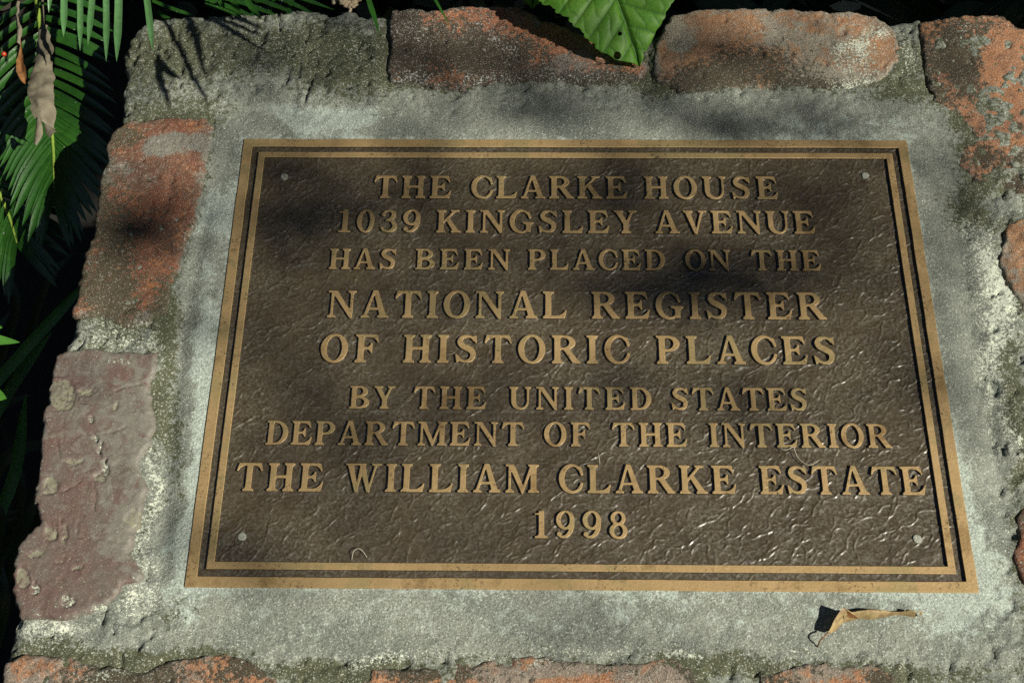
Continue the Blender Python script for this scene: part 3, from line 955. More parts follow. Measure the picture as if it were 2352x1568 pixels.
# words: text, left and right edge, top and bottom of the capitals as traced
LINES = [
    [('THE', 858, 1037), ('CLARKE', 1082, 1441), ('HOUSE', 1479, 1787)],
    [('1039', 776, 966), ('KINGSLEY', 1002, 1463), ('AVENUE', 1504, 1872)],
    [('HAS', 756, 911), ('BEEN', 954, 1172), ('PLACED', 1212, 1528), ('ON', 1573, 1678), ('THE', 1725, 1885)],
    [('NATIONAL', 752, 1302), ('REGISTER', 1358, 1896)],
    [('OF', 736, 870), ('HISTORIC', 926, 1446), ('PLACES', 1507, 1920)],
    [('BY', 802, 907), ('THE', 949, 1117), ('UNITED', 1169, 1496), ('STATES', 1541, 1855)],
    [('DEPARTMENT', 611, 1204), ('OF', 1249, 1356), ('THE', 1405, 1578), ('INTERIOR', 1628, 2046)],
    [('THE', 541, 743), ('WILLIAM', 792, 1238), ('CLARKE', 1283, 1690), ('ESTATE', 1744, 2124)],
    [('1998', 1226, 1441)],
]
ROWS = [(403.5, 455), (482, 534), (571.5, 618.5), (668, 730), (768.5, 833), (887, 939), (968, 1023), (1065, 1130), (1171.5, 1234)]

# ------------------------------------------------------------------ bronze plaque
FIELD = -0.0019
plq = Root('bronze_plaque', ((u0 + u1) / 2, (v0 + v1) / 2, -0.004),
           'cast bronze plaque with raised serif lettering and a double border, set in mortar', 'plaque')
ins = np.array([0.0, 0.0066, 0.0112, 0.0158])      # outer edge, outer border, groove, inner border

# cast field with a wrinkled leather grain
res = 0.0005
us = np.arange(u0 + 0.004, u1 - 0.004 + res, res); vs = np.arange(v0 + 0.004, v1 - 0.004 + res, res)
U, V = np.meshgrid(us, vs)
Hf = 0.00022 * fbm(U, V, 0.0065, 3, 90, 0.55) + 0.00013 * fbm(U, V, 0.0030, 3, 91, 0.6)
# the grain is drawn out along the wrinkles
ca, sa = math.cos(0.75), math.sin(0.75)
Hf += 0.00017 * fbm((U * ca + V * sa) * 0.55, (V * ca - U * sa) * 1.6, 0.006, 3, 92)
ridge = np.zeros_like(U)
nstroke = 0
while nstroke < 3300:
    x = rng.uniform(us[0], us[-1]); y = rng.uniform(vs[0], vs[-1])
    fx = (x - us[0]) / (us[-1] - us[0])
    if rng.random() > 0.75 + 0.3 * fx:
        continue
    nstroke += 1
    main = rng.random() < 0.78
    a = rng.normal(0.72, 0.38) if main else rng.uniform(0, math.pi)
    L = rng.uniform(0.009, 0.036) * (1.0 if main else 0.6)
    n = int(L / 0.0004)
    big = rng.random() < 0.46
    amp = (rng.uniform(0.00046, 0.00082) if big else rng.uniform(0.00020, 0.00044)) * (0.78 + 0.10 * fx) * (1.0 if main else 0.65)
    w = rng.uniform(0.00046, 0.00068) if big else rng.uniform(0.00040, 0.00055)
    L *= 1.0 if big else 0.7
    da = 0.0; a0_ = a
    for i in range(n):
        da = 0.84 * da + rng.normal(0, 0.05) + 0.03 * (a0_ - a)
        a += da
        x += 0.0004 * math.cos(a); y += 0.0004 * math.sin(a)
        t = math.sin(math.pi * (i + .5) / n) ** 0.6 * amp * (0.75 + 0.25 * math.sin(i * 0.35))
        ix = int((x - us[0]) / res); iy = int((y - vs[0]) / res)
        if not (4 <= ix < len(us) - 4 and 4 <= iy < len(vs) - 4):
            continue
        sl = (slice(iy - 3, iy + 4), slice(ix - 3, ix + 4))
        g2 = ((U[sl] - x) ** 2 + (V[sl] - y) ** 2) / (w * w)
        ridge[sl] = np.maximum(ridge[sl], t * np.exp(-g2))
Hf += ridge
# the lines of type were set as strips in the pattern: faint steps round them
rows_uv = []
for (yt, yb), words in zip(ROWS, LINES):
    vt = at(1176.0, yt, 0.0)[1]; vb = at(1176.0, yb, 0.0)[1]
    ul = at(words[0][1], (yt + yb) / 2, 0.0)[0]; ur = at(words[-1][2], (yt + yb) / 2, 0.0)[0]
    rows_uv.append((vt, vb))
    Hf += 0.00013 * sstep(-0.0004, 0.0004, 0.0042 - np.abs(V - (vt + vb) / 2) + (vt - vb) / 2 - 0.003) * sstep(-0.0004, 0.0004, np.minimum(U - ul + 0.004, ur + 0.004 - U))
rd = np.maximum.reduce([u0 + ins[3] - U, U - u1 + ins[3], v0 + ins[3] - V, V - v1 + ins[3]])
Hf *= 1 - 0.15 * sstep(-0.0005, 0.0005, rd)
idx = np.arange(U.size).reshape(U.shape)
plq.part('field', np.stack([U.ravel(), V.ravel(), (FIELD + Hf).ravel()], -1),
         np.stack([idx[:-1, :-1], idx[:-1, 1:], idx[1:, 1:], idx[1:, :-1]], -1).reshape(-1, 4), PATINA)


def ring(a, b, ztop, zlo, bev=0.00035, wob=0.0):
    """a raised rectangular border between insets a and b"""
    prof = [(a, zlo), (a, ztop - bev), (a + bev, ztop), (b - bev, ztop), (b, ztop - bev), (b, zlo)]
    V_, F_, mi = [], [], []
    seg = 60
    loops = []
    for (i, z) in prof:
        c = [(u0 + i, v0 + i), (u1 - i, v0 + i), (u1 - i, v1 - i), (u0 + i, v1 - i)]
        lp = []
        for k in range(4):
            p, q = np.array(c[k]), np.array(c[(k + 1) % 4])
            for t in range(seg):
                lp.append(p + (q - p) * t / seg)
        lp = np.array(lp)
        w_ = wob * fbm(lp[:, 0], lp[:, 1], 0.02, 3, 55)
        loops.append(np.concatenate([lp + w_[:, None] * 0.5, np.full((len(lp), 1), z)], 1))
    n = 4 * seg
    for k in range(len(prof) - 1):
        for t in range(n):
            F_.append([k * n + t, k * n + (t + 1) % n, (k + 1) * n + (t + 1) % n, (k + 1) * n + t])
            mi.append(1 if k in (0, 4) else 0)
    return np.concatenate(loops), F_, mi


v_, f_, m_ = ring(ins[0], ins[1], 0.0, -0.009, wob=0.0006)
m_ = [0 if (i < 240) else x for i, x in enumerate(m_)]
plq.part('outer_border', v_, f_, [BRONZE, PATINA], smooth=False, mat_idx=m_)
v_, f_, m_ = ring(ins[2], ins[3], 0.0, -0.004, wob=0.0002)
plq.part('inner_border', v_, f_, [BRONZE, PATINA], smooth=False, mat_idx=m_)

TMP = bpy.data.collections.new('tmp')
for (vt, vb), (yt, yb), words in zip(rows_uv, ROWS, LINES):
    cu = bpy.data.curves.new('lettering_line', 'CURVE')
    cu.dimensions = '2D'; cu.fill_mode = 'BOTH'; cu.extrude = 0.0013; cu.bevel_depth = 0.00022; cu.bevel_resolution = 0; cu.offset = -0.00026
    cap = vt - vb
    ym = (yt + yb) / 2
    for text, xl, xr in words:
        ul = at(float(xl), ym, 0.0)[0]; ur = at(float(xr), ym, 0.0)[0]
        ws = [glyph(c)[0] * cap for c in text]
        sx = 0.955
        ws = [w_ * sx for w_ in ws]
        gap = ((ur - ul) - sum(ws)) / max(len(text) - 1, 1)
        if gap < 0.10 * cap:
            k_ = ((ur - ul) - 0.10 * cap * (len(text) - 1)) / sum(ws); gap = 0.10 * cap; sx *= k_; ws = [w_ * k_ for w_ in ws]
        x = ul
        for c, w in zip(text, ws):
            for lp in glyph(c)[1]:
                sp = cu.splines.new('POLY')
                sp.points.add(len(lp) - 1)
                co = np.zeros((len(lp), 4)); co[:, 0] = x + lp[:, 0] * cap * sx; co[:, 1] = vb + lp[:, 1] * cap; co[:, 3] = 1
                sp.points.foreach_set('co', co.ravel())
                sp.use_cyclic_u = True
            x += w + gap
    co_ = bpy.data.objects.new('tmp', cu)
    C.objects.link(co_)
    dg = bpy.context.evaluated_depsgraph_get()
    me = bpy.data.meshes.new_from_object(co_.evaluated_get(dg))
    bpy.data.objects.remove(co_); bpy.data.curves.remove(cu)
    nvt = len(me.vertices)
    a = np.zeros(nvt * 3); me.vertices.foreach_get('co', a)
    a = a.reshape(-1, 3); a[:, 2] += -0.0013 - 0.00022 + 0.0001 * fbm(a[:, 0], a[:, 1], 0.006, 3, 45)
    a -= plq.pos
    me.vertices.foreach_set('co', a.ravel())
    me.materials.clear(); me.materials.append(BRONZE); me.materials.append(PATINA)
    nr = np.zeros(len(me.polygons) * 3); me.polygons.foreach_get('normal', nr)
    nr = nr.reshape(-1, 3)
    me.polygons.foreach_set('material_index', (np.abs(nr[:, 2]) < 0.35).astype(np.int32))
    me.polygons.foreach_set('use_smooth', np.zeros(len(me.polygons), bool))
    me.name = 'lettering_line'
    me.update()
    o = bpy.data.objects.new('lettering_line', me)
    C.objects.link(o); o.parent = plq.o
    o['label'] = 'raised line of letters reading ' + ' '.join(w[0] for w in words)
bpy.data.collections.remove(TMP)

for (sx, sy, hh) in ((653, 407, .0009), (1987, 404, .0009), (556, 1232, .0008), (2106, 1237, .0009)):
    c = at(float(sx), float(sy), FIELD)
    r = 0.0026
    vv = []; ff = []
    for k, (rr, z) in enumerate(((1.0, -0.001), (1.0, hh * 0.6), (0.86, hh), (0.45, hh * 1.05), (0.12, hh * 0.9))):
        for t in range(20):
            a = t / 20 * 2 * math.pi
            q = rr * r * (1 + 0.05 * math.sin(3 * a + sx))
            vv.append((c[0] + q * math.cos(a), c[1] + q * math.sin(a), FIELD + z + 0.00006 * math.sin(5 * a + k)))
    for k in range(4):
        ff += [[k * 20 + t, k * 20 + (t + 1) % 20, (k + 1) * 20 + (t + 1) % 20, (k + 1) * 20 + t] for t in range(20)]
    ff.append([80 + t for t in range(20)])
    plq.part('screw_head', vv, ff, SCREW)


# ------------------------------------------------------------------ tubes and blades
def spline(pts, n):
    pts = np.array(pts, float)
    ext = np.vstack([2 * pts[0] - pts[1], pts, 2 * pts[-1] - pts[-2]])
    out = []
    m = len(pts) - 1
    for s in np.linspace(0, m, n):
        i = min(int(s), m - 1); t = s - i
        p0, p1, p2, p3 = ext[i:i + 4]
        out.append(0.5 * ((2 * p1) + (p2 - p0) * t + (2 * p0 - 5 * p1 + 4 * p2 - p3) * t * t + (3 * p1 - p0 - 3 * p2 + p3) * t ** 3))
    return np.array(out)


def tube(pts, radii, n=24, k=6):
    p = spline(pts, n); r = np.interp(np.linspace(0, 1, n), np.linspace(0, 1, len(radii)), radii)
    d = np.gradient(p, axis=0); d /= np.linalg.norm(d, axis=1)[:, None] + 1e-12
    ref = np.array([0.31, 0.22, 0.92])
    a = np.cross(d, ref); a /= np.linalg.norm(a, axis=1)[:, None] + 1e-12
    b = np.cross(d, a)
    V_, F_ = [], []
    for i in range(n):
        for j in range(k):
            t = 2 * math.pi * j / k
            V_.append(p[i] + r[i] * (a[i] * math.cos(t) + b[i] * math.sin(t)))
    for i in range(n - 1):
        for j in range(k):
            F_.append([i * k + j, i * k + (j + 1) % k, (i + 1) * k + (j + 1) % k, (i + 1) * k + j])
    F_.append(list(range(k))); F_.append([(n - 1) * k + j for j in range(k)])
    return np.array(V_), F_


class MB:
    def __init__(s):
        s.v = []; s.f = []; s.n = 0

    def add(s, v, f):
        v = np.asarray(v, float)
        s.v.append(v); s.f += [[i + s.n for i in q] for q in f]; s.n += len(v)

    def out(s):
        return np.concatenate(s.v), s.f


def blade(pts, width, face=(0, 0, 1), n=14, fold=0.25, tip=1.0, base=0.5):
    """a narrow leaf along pts, V-folded, facing `face`"""
    p = spline(pts, n)
    d = np.gradient(p, axis=0); d /= np.linalg.norm(d, axis=1)[:, None] + 1e-12
    s_ = np.cross(d, np.array(face, float)); s_ /= np.linalg.norm(s_, axis=1)[:, None] + 1e-12
    nn = np.cross(s_, d)
    t = np.linspace(0, 1, n)
    w = width / 2 * np.minimum(1, base + (1 - base) * t * 5) * np.clip((1 - t) * 3.2 * tip, 0, 1) ** 0.75
    V_ = []
    for i in range(n):
        for k, q in enumerate((-1, -0.5, 0, 0.5, 1)):
            V_.append(p[i] + s_[i] * w[i] * q + nn[i] * w[i] * fold * (abs(q) - 0.3))
    F_ = [[i * 5 + k, i * 5 + k + 1, i * 5 + 6 + k, i * 5 + 5 + k] for i in range(n - 1) for k in range(4)]
    return np.array(V_), F_


# ------------------------------------------------------------------ cycad with fronds beside and over the left corner
cyc = Root('cycad_plant', at(20.0, 60.0, -0.5), 'green cycad with narrow pointed leaflets at the left of the plinth', 'plant')


def pinnate(rach, lens, angs, widths, count, mat, face=(0.1, -0.3, 1), sides=(1, -1), droop=0.0, seed=1, t0=0.05, name='frond'):
    rg = random.Random(seed)
    p = spline(rach, 60)
    d = np.gradient(p, axis=0); d /= np.linalg.norm(d, axis=1)[:, None]
    fc = np.array(face, float); fc /= np.linalg.norm(fc)
    mb = MB()
    for sd in sides:
        for i in range(count):
            t = t0 + (1 - t0) * (i + 0.5 * (sd > 0)) / count
            j = min(int(t * 59), 59)
            L = np.interp(t, np.linspace(0, 1, len(lens)), lens) * rg.uniform(0.93, 1.05)
            an = math.radians(np.interp(t, np.linspace(0, 1, len(angs)), angs) + rg.uniform(-2.5, 2.5))
            W = np.interp(t, np.linspace(0, 1, len(widths)), widths)
            sv = np.cross(fc, d[j]) * sd
            dr = d[j] * math.cos(an) + sv * math.sin(an)
            b = p[j]
            v, f = blade([b, b + dr * L * 0.5 + fc * L * 0.03, b + dr * L - fc * L * (0.06 + droop) + d[j] * L * 0.03], W, fc + sv * 0.12 * rg.uniform(-1, 1), 12, 0.3, 1.0, 0.6)
            mb.add(v, f)
    v, f = mb.out()
    fr = cyc.part(name, v, f, mat)
    v, f = tube(rach, [0.0022, 0.0018, 0.0009], 40, 6)
    cyc.part('rachis', v, f, RACHIS, parent=fr)
    return fr


def trace(pts):
    return [at(float(x), float(y), n) for x, y, n in pts]


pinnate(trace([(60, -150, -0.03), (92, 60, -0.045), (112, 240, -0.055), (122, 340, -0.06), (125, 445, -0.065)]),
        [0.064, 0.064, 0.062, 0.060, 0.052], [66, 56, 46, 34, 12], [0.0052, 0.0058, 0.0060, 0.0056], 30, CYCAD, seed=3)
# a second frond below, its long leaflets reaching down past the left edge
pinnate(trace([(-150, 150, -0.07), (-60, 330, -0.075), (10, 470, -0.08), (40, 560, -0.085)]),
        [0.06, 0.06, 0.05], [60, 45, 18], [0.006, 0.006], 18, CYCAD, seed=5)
# hanging leaflets of the frond above
mb = MB()
for (xt, yt, xb, yb, w) in ((147, -60, 146, 86, .0046), (183, -60, 184, 118, .0040), (216, -60, 202, 106, .0042), (243, -60, 244, 143, .0042), (274, -60, 268, 143, .0052), (330, -60, 351, 118, .0044), (118, -60, 112, 30, .003)):
    v, f = blade(trace([(xt, yt, 0.030), ((xt + xb) / 2 + 1, (yt + yb) / 2, 0.028), (xb, yb, 0.022)]), w * 1.05, (0.15, -0.5, 1), 14, 0.35, 1.0, 0.8)
    mb.add(v, f)
v, f = mb.out()
fr = cyc.part('frond', v, f, CYCAD_SHEEN)
v, f = tube(trace([(60, -66, 0.03), (200, -62, 0.031), (360, -56, 0.03)]), [0.002, 0.0018, 0.0012], 20, 6)
cyc.part('rachis', v, f, RACHIS, parent=fr)
# leaflets arching behind the top edge
mb = MB()
for (a, b, c, w, mx) in (((455, -8, -.01), (520, 14, -.012), (600, 45, -.014), .0034, 0), ((480, -12, -.012), (560, 8, -.014), (660, 46, -.016), .0034, 0), ((520, -14, -.012), (600, 2, -.014), (700, 40, -.016), .0034, 0),
                         ((560, -18, -.012), (650, 0, -.014), (735, 40, -.016), .0032, 0), ((470, 10, -.02), (530, 30, -.022), (580, 60, -.024), .0032, 0), ((620, -20, -.012), (690, -4, -.014), (770, 24, -.016), .003, 0),
                         ((350, 2, .004), (400, 22, .004), (450, 38, .003), .0028, 1), ((362, 26, -.006), (374, 36, -.006), (392, 42, -.006), .0036, 1),
                         ((528, -20, .012), (538, 10, .012), (553, 43, .011), .0052, 1), ((556, -20, .014), (574, 12, .013), (601, 46, .011), .0046, 1), ((505, -20, .006), (510, 6, .006), (515, 22, .006), .003, 1),
                         ((640, -20, -.03), (625, 10, -.03), (612, 60, -.03), .003, 0), ((680, -20, -.03), (668, 10, -.03), (655, 60, -.03), .003, 0), ((600, -20, -.03), (588, 10, -.03), (575, 60, -.03), .003, 0),
                         ((842, -20, -.02), (848, 5, -.02), (850, 32, -.02), .0026, 0)):
    v, f = blade(trace([a, b, c]), w, (0.1, -0.4, 1), 14, 0.3, 1.0, 0.8)
    mb.add(v, f)
v, f = mb.out()
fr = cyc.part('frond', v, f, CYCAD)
v, f = tube(trace([(380, -40, -0.01), (520, -45, -0.01), (640, -48, -0.012)]), [0.002, 0.0018, 0.0012], 20, 6)
cyc.part('rachis', v, f, RACHIS, parent=fr)
# a frond higher up, above the picture, whose leaflet tips fall as thin shadows on the corner of the stone
mb = MB()
for (s0, s1, T, w) in (((430, -30), (478, 192), 0.28, .0050), ((395, 60), (486, 250), 0.27, .0040), ((375, 150), (414, 186), 0.26, .0050), ((372, 160), (394, 250), 0.25, .0042), ((480, 30), (622, 92), 0.29, .0036), ((500, 48), (620, 124), 0.28, .0042), ((520, 30), (612, 70), 0.30, .0034)):
    a = at(float(s0[0]), float(s0[1]), 0.0) + SUN_L * T; b = at(float(s1[0]), float(s1[1]), 0.0) + SUN_L * T
    a = a + (a - b) * 0.4
    v, f = blade([a, (a + b) / 2 + np.array([0, 0, 0.004]), b], w, SUN_L, 12, 0.2, 1.0, 0.8)
    mb.add(v, f)
v, f = mb.out()
cyc.part('frond', v, f, CYCAD)
v, f = tube([at(20.0, 60.0, -0.55), at(0.0, 30.0, -0.3), at(10.0, -20.0, -0.06)], [0.03, 0.028, 0.015], 12, 8)
cyc.part('trunk', v, f, BARK)


# ------------------------------------------------------------------ withered leaf hanging in the frond, with scraps beside it
def sheet(rows, mat, root, name, curl=0.0, sub=6, wob=0.0006, seed=1, parent=None, label=None):
    """a leaf blade given as rows of (left, right) traced points (x, y, n); the middle is pushed out by curl"""
    L = spline([at(float(a[0]), float(a[1]), a[2]) for a, b in rows], len(rows) * sub)
    Rr = spline([at(float(b[0]), float(b[1]), b[2]) for a, b in rows], len(rows) * sub)
    n = len(L); k = 11
    V_ = []
    for i in range(n):
        for j in range(k):
            t = j / (k - 1)
            p = L[i] * (1 - t) + Rr[i] * t
            w = np.linalg.norm(Rr[i] - L[i])
            p = p + np.array([0, 0, 1.0]) * (curl * w * 4 * t * (1 - t))
            V_.append(p)
    V_ = np.array(V_)
    V_[:, 2] += wob * fbm(V_[:, 0], V_[:, 1], 0.008, 3, seed)
    V_[:, 0] += wob * 0.6 * fbm(V_[:, 0], V_[:, 1], 0.006, 3, seed + 1)
    F_ = [[i * k + j, i * k + j + 1, i * k + k + 1 + j, i * k + k + j] for i in range(n - 1) for j in range(k - 1)]
    return root.part(name, V_, F_, mat, parent=parent, label=label)


wl = Root('withered_leaf', at(90.0, 110.0, -0.03), 'grey brown withered leaf hanging limp among the cycad leaflets', 'dead leaf')
z = -0.018
sheet([((92, 60, z - .012), (108, 60, z - .012)), ((84, 110, z - .006), (120, 108, z - .008)), ((72, 165, z), (122, 150, z - .003)), ((63, 196, z + .002), (123, 190, z)), ((64, 225, z + .003), (124, 225, z + .001)),
       ((74, 255, z + .003), (126, 255, z)), ((84, 278, z + .002), (122, 290, z - .002)), ((96, 280, z), (135, 305, z - .004))], WITHER, wl, 'leaf_blade', 0.18, 6, 0.0035, 4)
sheet([((84, 270, z + .004), (92, 272, z + .004)), ((84, 285, z + .005), (98, 290, z + .005)), ((80, 310, z + .004), (96, 312, z + .004)), ((78, 332, z + .003), (84, 333, z + .003))], WITHER, wl, 'curled_tip', 0.3, 5, 0.001, 6)
sheet([((100, 290, z + .002), (108, 288, z + .002)), ((106, 306, z + .003), (128, 300, z + .003)), ((116, 316, z + .003), (140, 304, z + .003))], WITHER, wl, 'curled_tip', 0.3, 5, 0.001, 7)
v, f = tube(trace([(95, -40, z - .02), (98, 20, z - .016), (98, 64, z - .012)]), [0.001, 0.001, 0.0012], 12, 6)
wl.part('stem', v, f, WITHER)

bl = Root('withered_leaf', at(48.0, 150.0, -0.03), 'small orange brown dead leaf caught left of the larger grey one', 'dead leaf')
sheet([((44, 112, z), (50, 112, z)), ((38, 140, z + .002), (54, 136, z + .002)), ((38, 165, z + .003), (61, 162, z + .002)), ((46, 182, z + .002), (61, 178, z + .001)), ((55, 191, z), (60, 190, z))], DRY_BROWN, bl, 'leaf_blade', -0.3, 6, 0.002, 9)
v, f = tube(trace([(44, 80, z - .003), (47, 100, z - .001), (47, 113, z)]), [0.0006, 0.0006, 0.0006], 8, 6)
bl.part('stem', v, f, DRY_BROWN)
st = Root('withered_leaf', at(42.0, 70.0, -0.03), 'thin pale dead leaf strip above the orange brown leaf', 'dead leaf')
sheet([((37, 4, z), (46, 4, z)), ((36, 30, z), (41, 30, z)), ((38, 50, z + .001), (46, 50, z + .001)), ((36, 80, z + .001), (50, 72, z + .001)), ((38, 100, z), (46, 104, z))], WITHER, st, 'leaf_blade', 0.4, 6, 0.002, 12)
for (x, y, lab) in ((9, 125, 'small red berry among the fronds at the far left'),):
    by = at(float(x), float(y), -0.02)
    V_ = []; F_ = []
    for i in range(9):
        for j in range(12):
            th = math.pi * i / 8; ph = 2 * math.pi * j / 12
            V_.append(by + 0.0019 * np.array([math.sin(th) * math.cos(ph), math.sin(th) * math.sin(ph), math.cos(th) * 1.1]))
    F_ = [[i * 12 + j, i * 12 + (j + 1) % 12, i * 12 + 12 + (j + 1) % 12, i * 12 + 12 + j] for i in range(8) for j in range(12)]
    br = Root('red_berry', by, lab, 'berry')
    br.part('fruit', V_, F_, BERRY)
    v, f = tube([by + (0, 0, 0.001), by + (-0.004, 0.006, 0.0), by + (-0.012, 0.012, -0.006)], [0.0003, 0.0003, 0.0004], 8, 5)
    br.part('stalk', v, f, BARK)

# pale dried scrap lodged behind the top edge
ds = Root('dried_flower', at(795.0, 0.0, -0.012), 'cream coloured dried flower scrap lodged behind the top edge of the stone', 'dried flower')
mb = MB(); rr = random.Random(4)
for (x, y, r) in ((775, -6, .004), (788, 2, .0042), (800, -4, .0042), (812, 4, .0035), (806, 12, .003), (822, -4, .003), (768, 4, .0025), (795, 10, .003), (800, -18, .006), (784, -16, .005), (812, 14, .0022), (816, 12, .0018)):
    c = at(float(x), float(y), -0.010 + rr.uniform(-.003, .003))
    V_ = []
    for i in range(7):
        for j in range(9):
            th = math.pi * i / 6; ph = 2 * math.pi * j / 9
            q = r * (1 + rr.uniform(-.35, .35))
            V_.append(c + q * np.array([math.sin(th) * math.cos(ph), math.sin(th) * math.sin(ph), 0.6 * math.cos(th)]))
    mb.add(V_, [[i * 9 + j, i * 9 + (j + 1) % 9, i * 9 + 9 + (j + 1) % 9, i * 9 + 9 + j] for i in range(6) for j in range(9)])
v, f = mb.out(); ds.part('petals', v, f, CREAM)
v, f = tube(trace([(804, 4, -.010), (806, 18, -.011), (802, 32, -.012), (801, 44, -.02)]), [0.0016, 0.0012, 0.0010, 0.001], 12, 6)
ds.part('stem', v, f, CREAM)

# ------------------------------------------------------------------ vine with big toothed leaf over the top edge
vine = Root('vine_plant', at(1400.0, -300.0, -0.35), 'green vine with a large toothed leaf hanging over the top edge of the stone', 'plant')


def big_leaf(tip, base, wl_, wr_, h0, h1, hl, hr, seed, nu=150, nv=150):
    """tip and base are traced points; wl_, wr_ half widths along the midrib in metres; hl, hr lift of the two margins"""
    VE = []
    T = at(float(tip[0]), float(tip[1]), h0); Bs = at(float(base[0]), float(base[1]), h1)
    d = Bs - T; L = np.linalg.norm(d); d /= L
    nrm = np.array([0, -0.25, 1.0]); nrm -= nrm.dot(d) * d; nrm /= np.linalg.norm(nrm)
    sd = np.cross(d, nrm)                            # to the right of the tip-to-base direction
    t = np.linspace(0, 1, nv)
    V_ = []
    ws = {-1: np.interp(t, np.linspace(0, 1, len(wl_)), wl_), 1: np.interp(t, np.linspace(0, 1, len(wr_)), wr_)}
    for i in range(nv):
        for j in range(nu):
            q = j / (nu - 1) * 2 - 1
            s = -1 if q < 0 else 1
            a = abs(q)
            tooth = 1 + (0.060 * (abs(math.sin(t[i] * 31 + s)) - 0.5) + 0.04 * (abs(math.sin(t[i] * 77 + 2 * s)) - 0.5)) * a ** 4
            w = ws[s][i] * tooth
            lat = a * w
            # side veins leave the midrib towards the tip; the blade swells between them
            ph = (t[i] * L + lat * 0.62) / 0.0165 + 0.2 * (s > 0)
            vein = abs((ph % 1) - 0.5) * 2                   # 1 on a vein
            cell = (lat / 0.011 + 0.5 * (math.floor(ph) % 2) + 0.15 * math.sin(ph * 5)) % 1
            VE.append(max(float(sstep(0.86, 0.99, vein)), 0.7 * float(sstep(0.86, 0.98, abs(cell - .5) * 2)), float(sstep(0.0011, 0.0004, lat))) * 0.75)
            puff = (1 - vein ** 4) * 0.0011 * min(1, a * 5) * (1 - a ** 8)
            puff += 0.0005 * (1 - (abs(cell - .5) * 2) ** 3) * (1 - vein ** 2)
            lift = (hl if s < 0 else hr) * a ** 1.6 * t[i] ** 0.9 - 0.002 * math.exp(-(lat / 0.002) ** 2)
            wav = 0.0015 * math.sin(t[i] * 15 + seed + s) * a ** 2
            bend = 0.010 * math.sin(math.pi * min(1, t[i] * 1.1)) - 0.0
            V_.append(T + d * L * t[i] + sd * lat * s * 1.0 - d * lat * 0.10 + nrm * (puff + lift + wav + bend))
    V_ = np.array(V_)
    F_ = [[i * nu + j, i * nu + j + 1, i * nu + nu + 1 + j, i * nu + nu + j] for i in range(nv - 1) for j in range(nu - 1)]
    mid = [T + d * L * x + nrm * (0.010 * math.sin(math.pi * min(1, x * 1.1)) - 0.0020) for x in np.linspace(0.02, 1, 12)]
    return V_, F_, mid, Bs, d, VE


V_, F_, mid, bs, dd, VE = big_leaf((1470, 153), (1335, -190), [0.000, 0.016, 0.025, 0.030, 0.036, 0.043, 0.050, 0.054, 0.050, 0.036, 0.004], [0.000, 0.010, 0.022, 0.034, 0.043, 0.049, 0.054, 0.057, 0.052, 0.038, 0.004], 0.004, 0.050, 0.000, 0.004, 2)
# holes eaten into the blade
cenf = V_[np.array(F_)].mean(1)
fx, fy = to_px(cenf)
keep = np.ones(len(F_), bool)
for hx, hy, hr in ((1424, 78, 5.0), (1483, 124, 5.5), (1418, 128, 9)):
    keep &= np.hypot(fx - hx, fy - hy) > hr
lf = vine.part('leaf', V_, [q for q, k in zip(F_, keep) if k], VINE_GREEN, label='large toothed green leaf')
lf.data.attributes.new('vein', 'FLOAT', 'POINT').data.foreach_set('value', np.array(VE, np.float32))
v, f = tube(mid, [0.0003, 0.0005, 0.0008], 30, 6)
vine.part('midrib', v, f, VINE_VEIN, parent=lf)
v, f = tube([bs, bs + dd * 0.03 + np.array([0, 0, -0.004]), at(1380.0, -300.0, -0.06)], [0.0013, 0.0014, 0.0016], 16, 6)
vine.part('petiole', v, f, VINE_VEIN)
V_, F_, mid, bs, dd, VE = big_leaf((1222, 20), (1250, -160), [0.000, 0.014, 0.022, 0.028, 0.030, 0.020, 0.003], [0.000, 0.014, 0.022, 0.028, 0.030, 0.020, 0.003], 0.006, 0.03, 0.002, 0.002, 5, 40, 40)
lf = vine.part('leaf', V_, F_, VINE_GREEN, label='smaller green leaf, only its tip in view')
lf.data.attributes.new('vein', 'FLOAT', 'POINT').data.foreach_set('value', np.array(VE, np.float32))
v, f = tube(mid, [0.0003, 0.0005, 0.0008], 30, 6)
vine.part('midrib', v, f, VINE_VEIN, parent=lf)
v, f = tube([bs, bs + dd * 0.03, at(1380.0, -300.0, -0.06)], [0.0013, 0.0014, 0.0016], 16, 6)
vine.part('petiole', v, f, VINE_VEIN)
v, f = tube([at(1400.0, -300.0, -0.45), at(1420.0, -320.0, -0.2), at(1380.0, -300.0, -0.06), at(1300.0, -330.0, -0.03)], [0.003, 0.0026, 0.002, 0.001], 30, 7)
vine.part('stem', v, f, VINE_VEIN)

# ------------------------------------------------------------------ curled dry leaf on the mortar
dl = Root('dry_leaf', at(1990.0, 1425.0, -0.003), 'curled dry tan leaf with a thin stalk lying on the mortar below the plaque', 'dead leaf')
zz = -0.0028


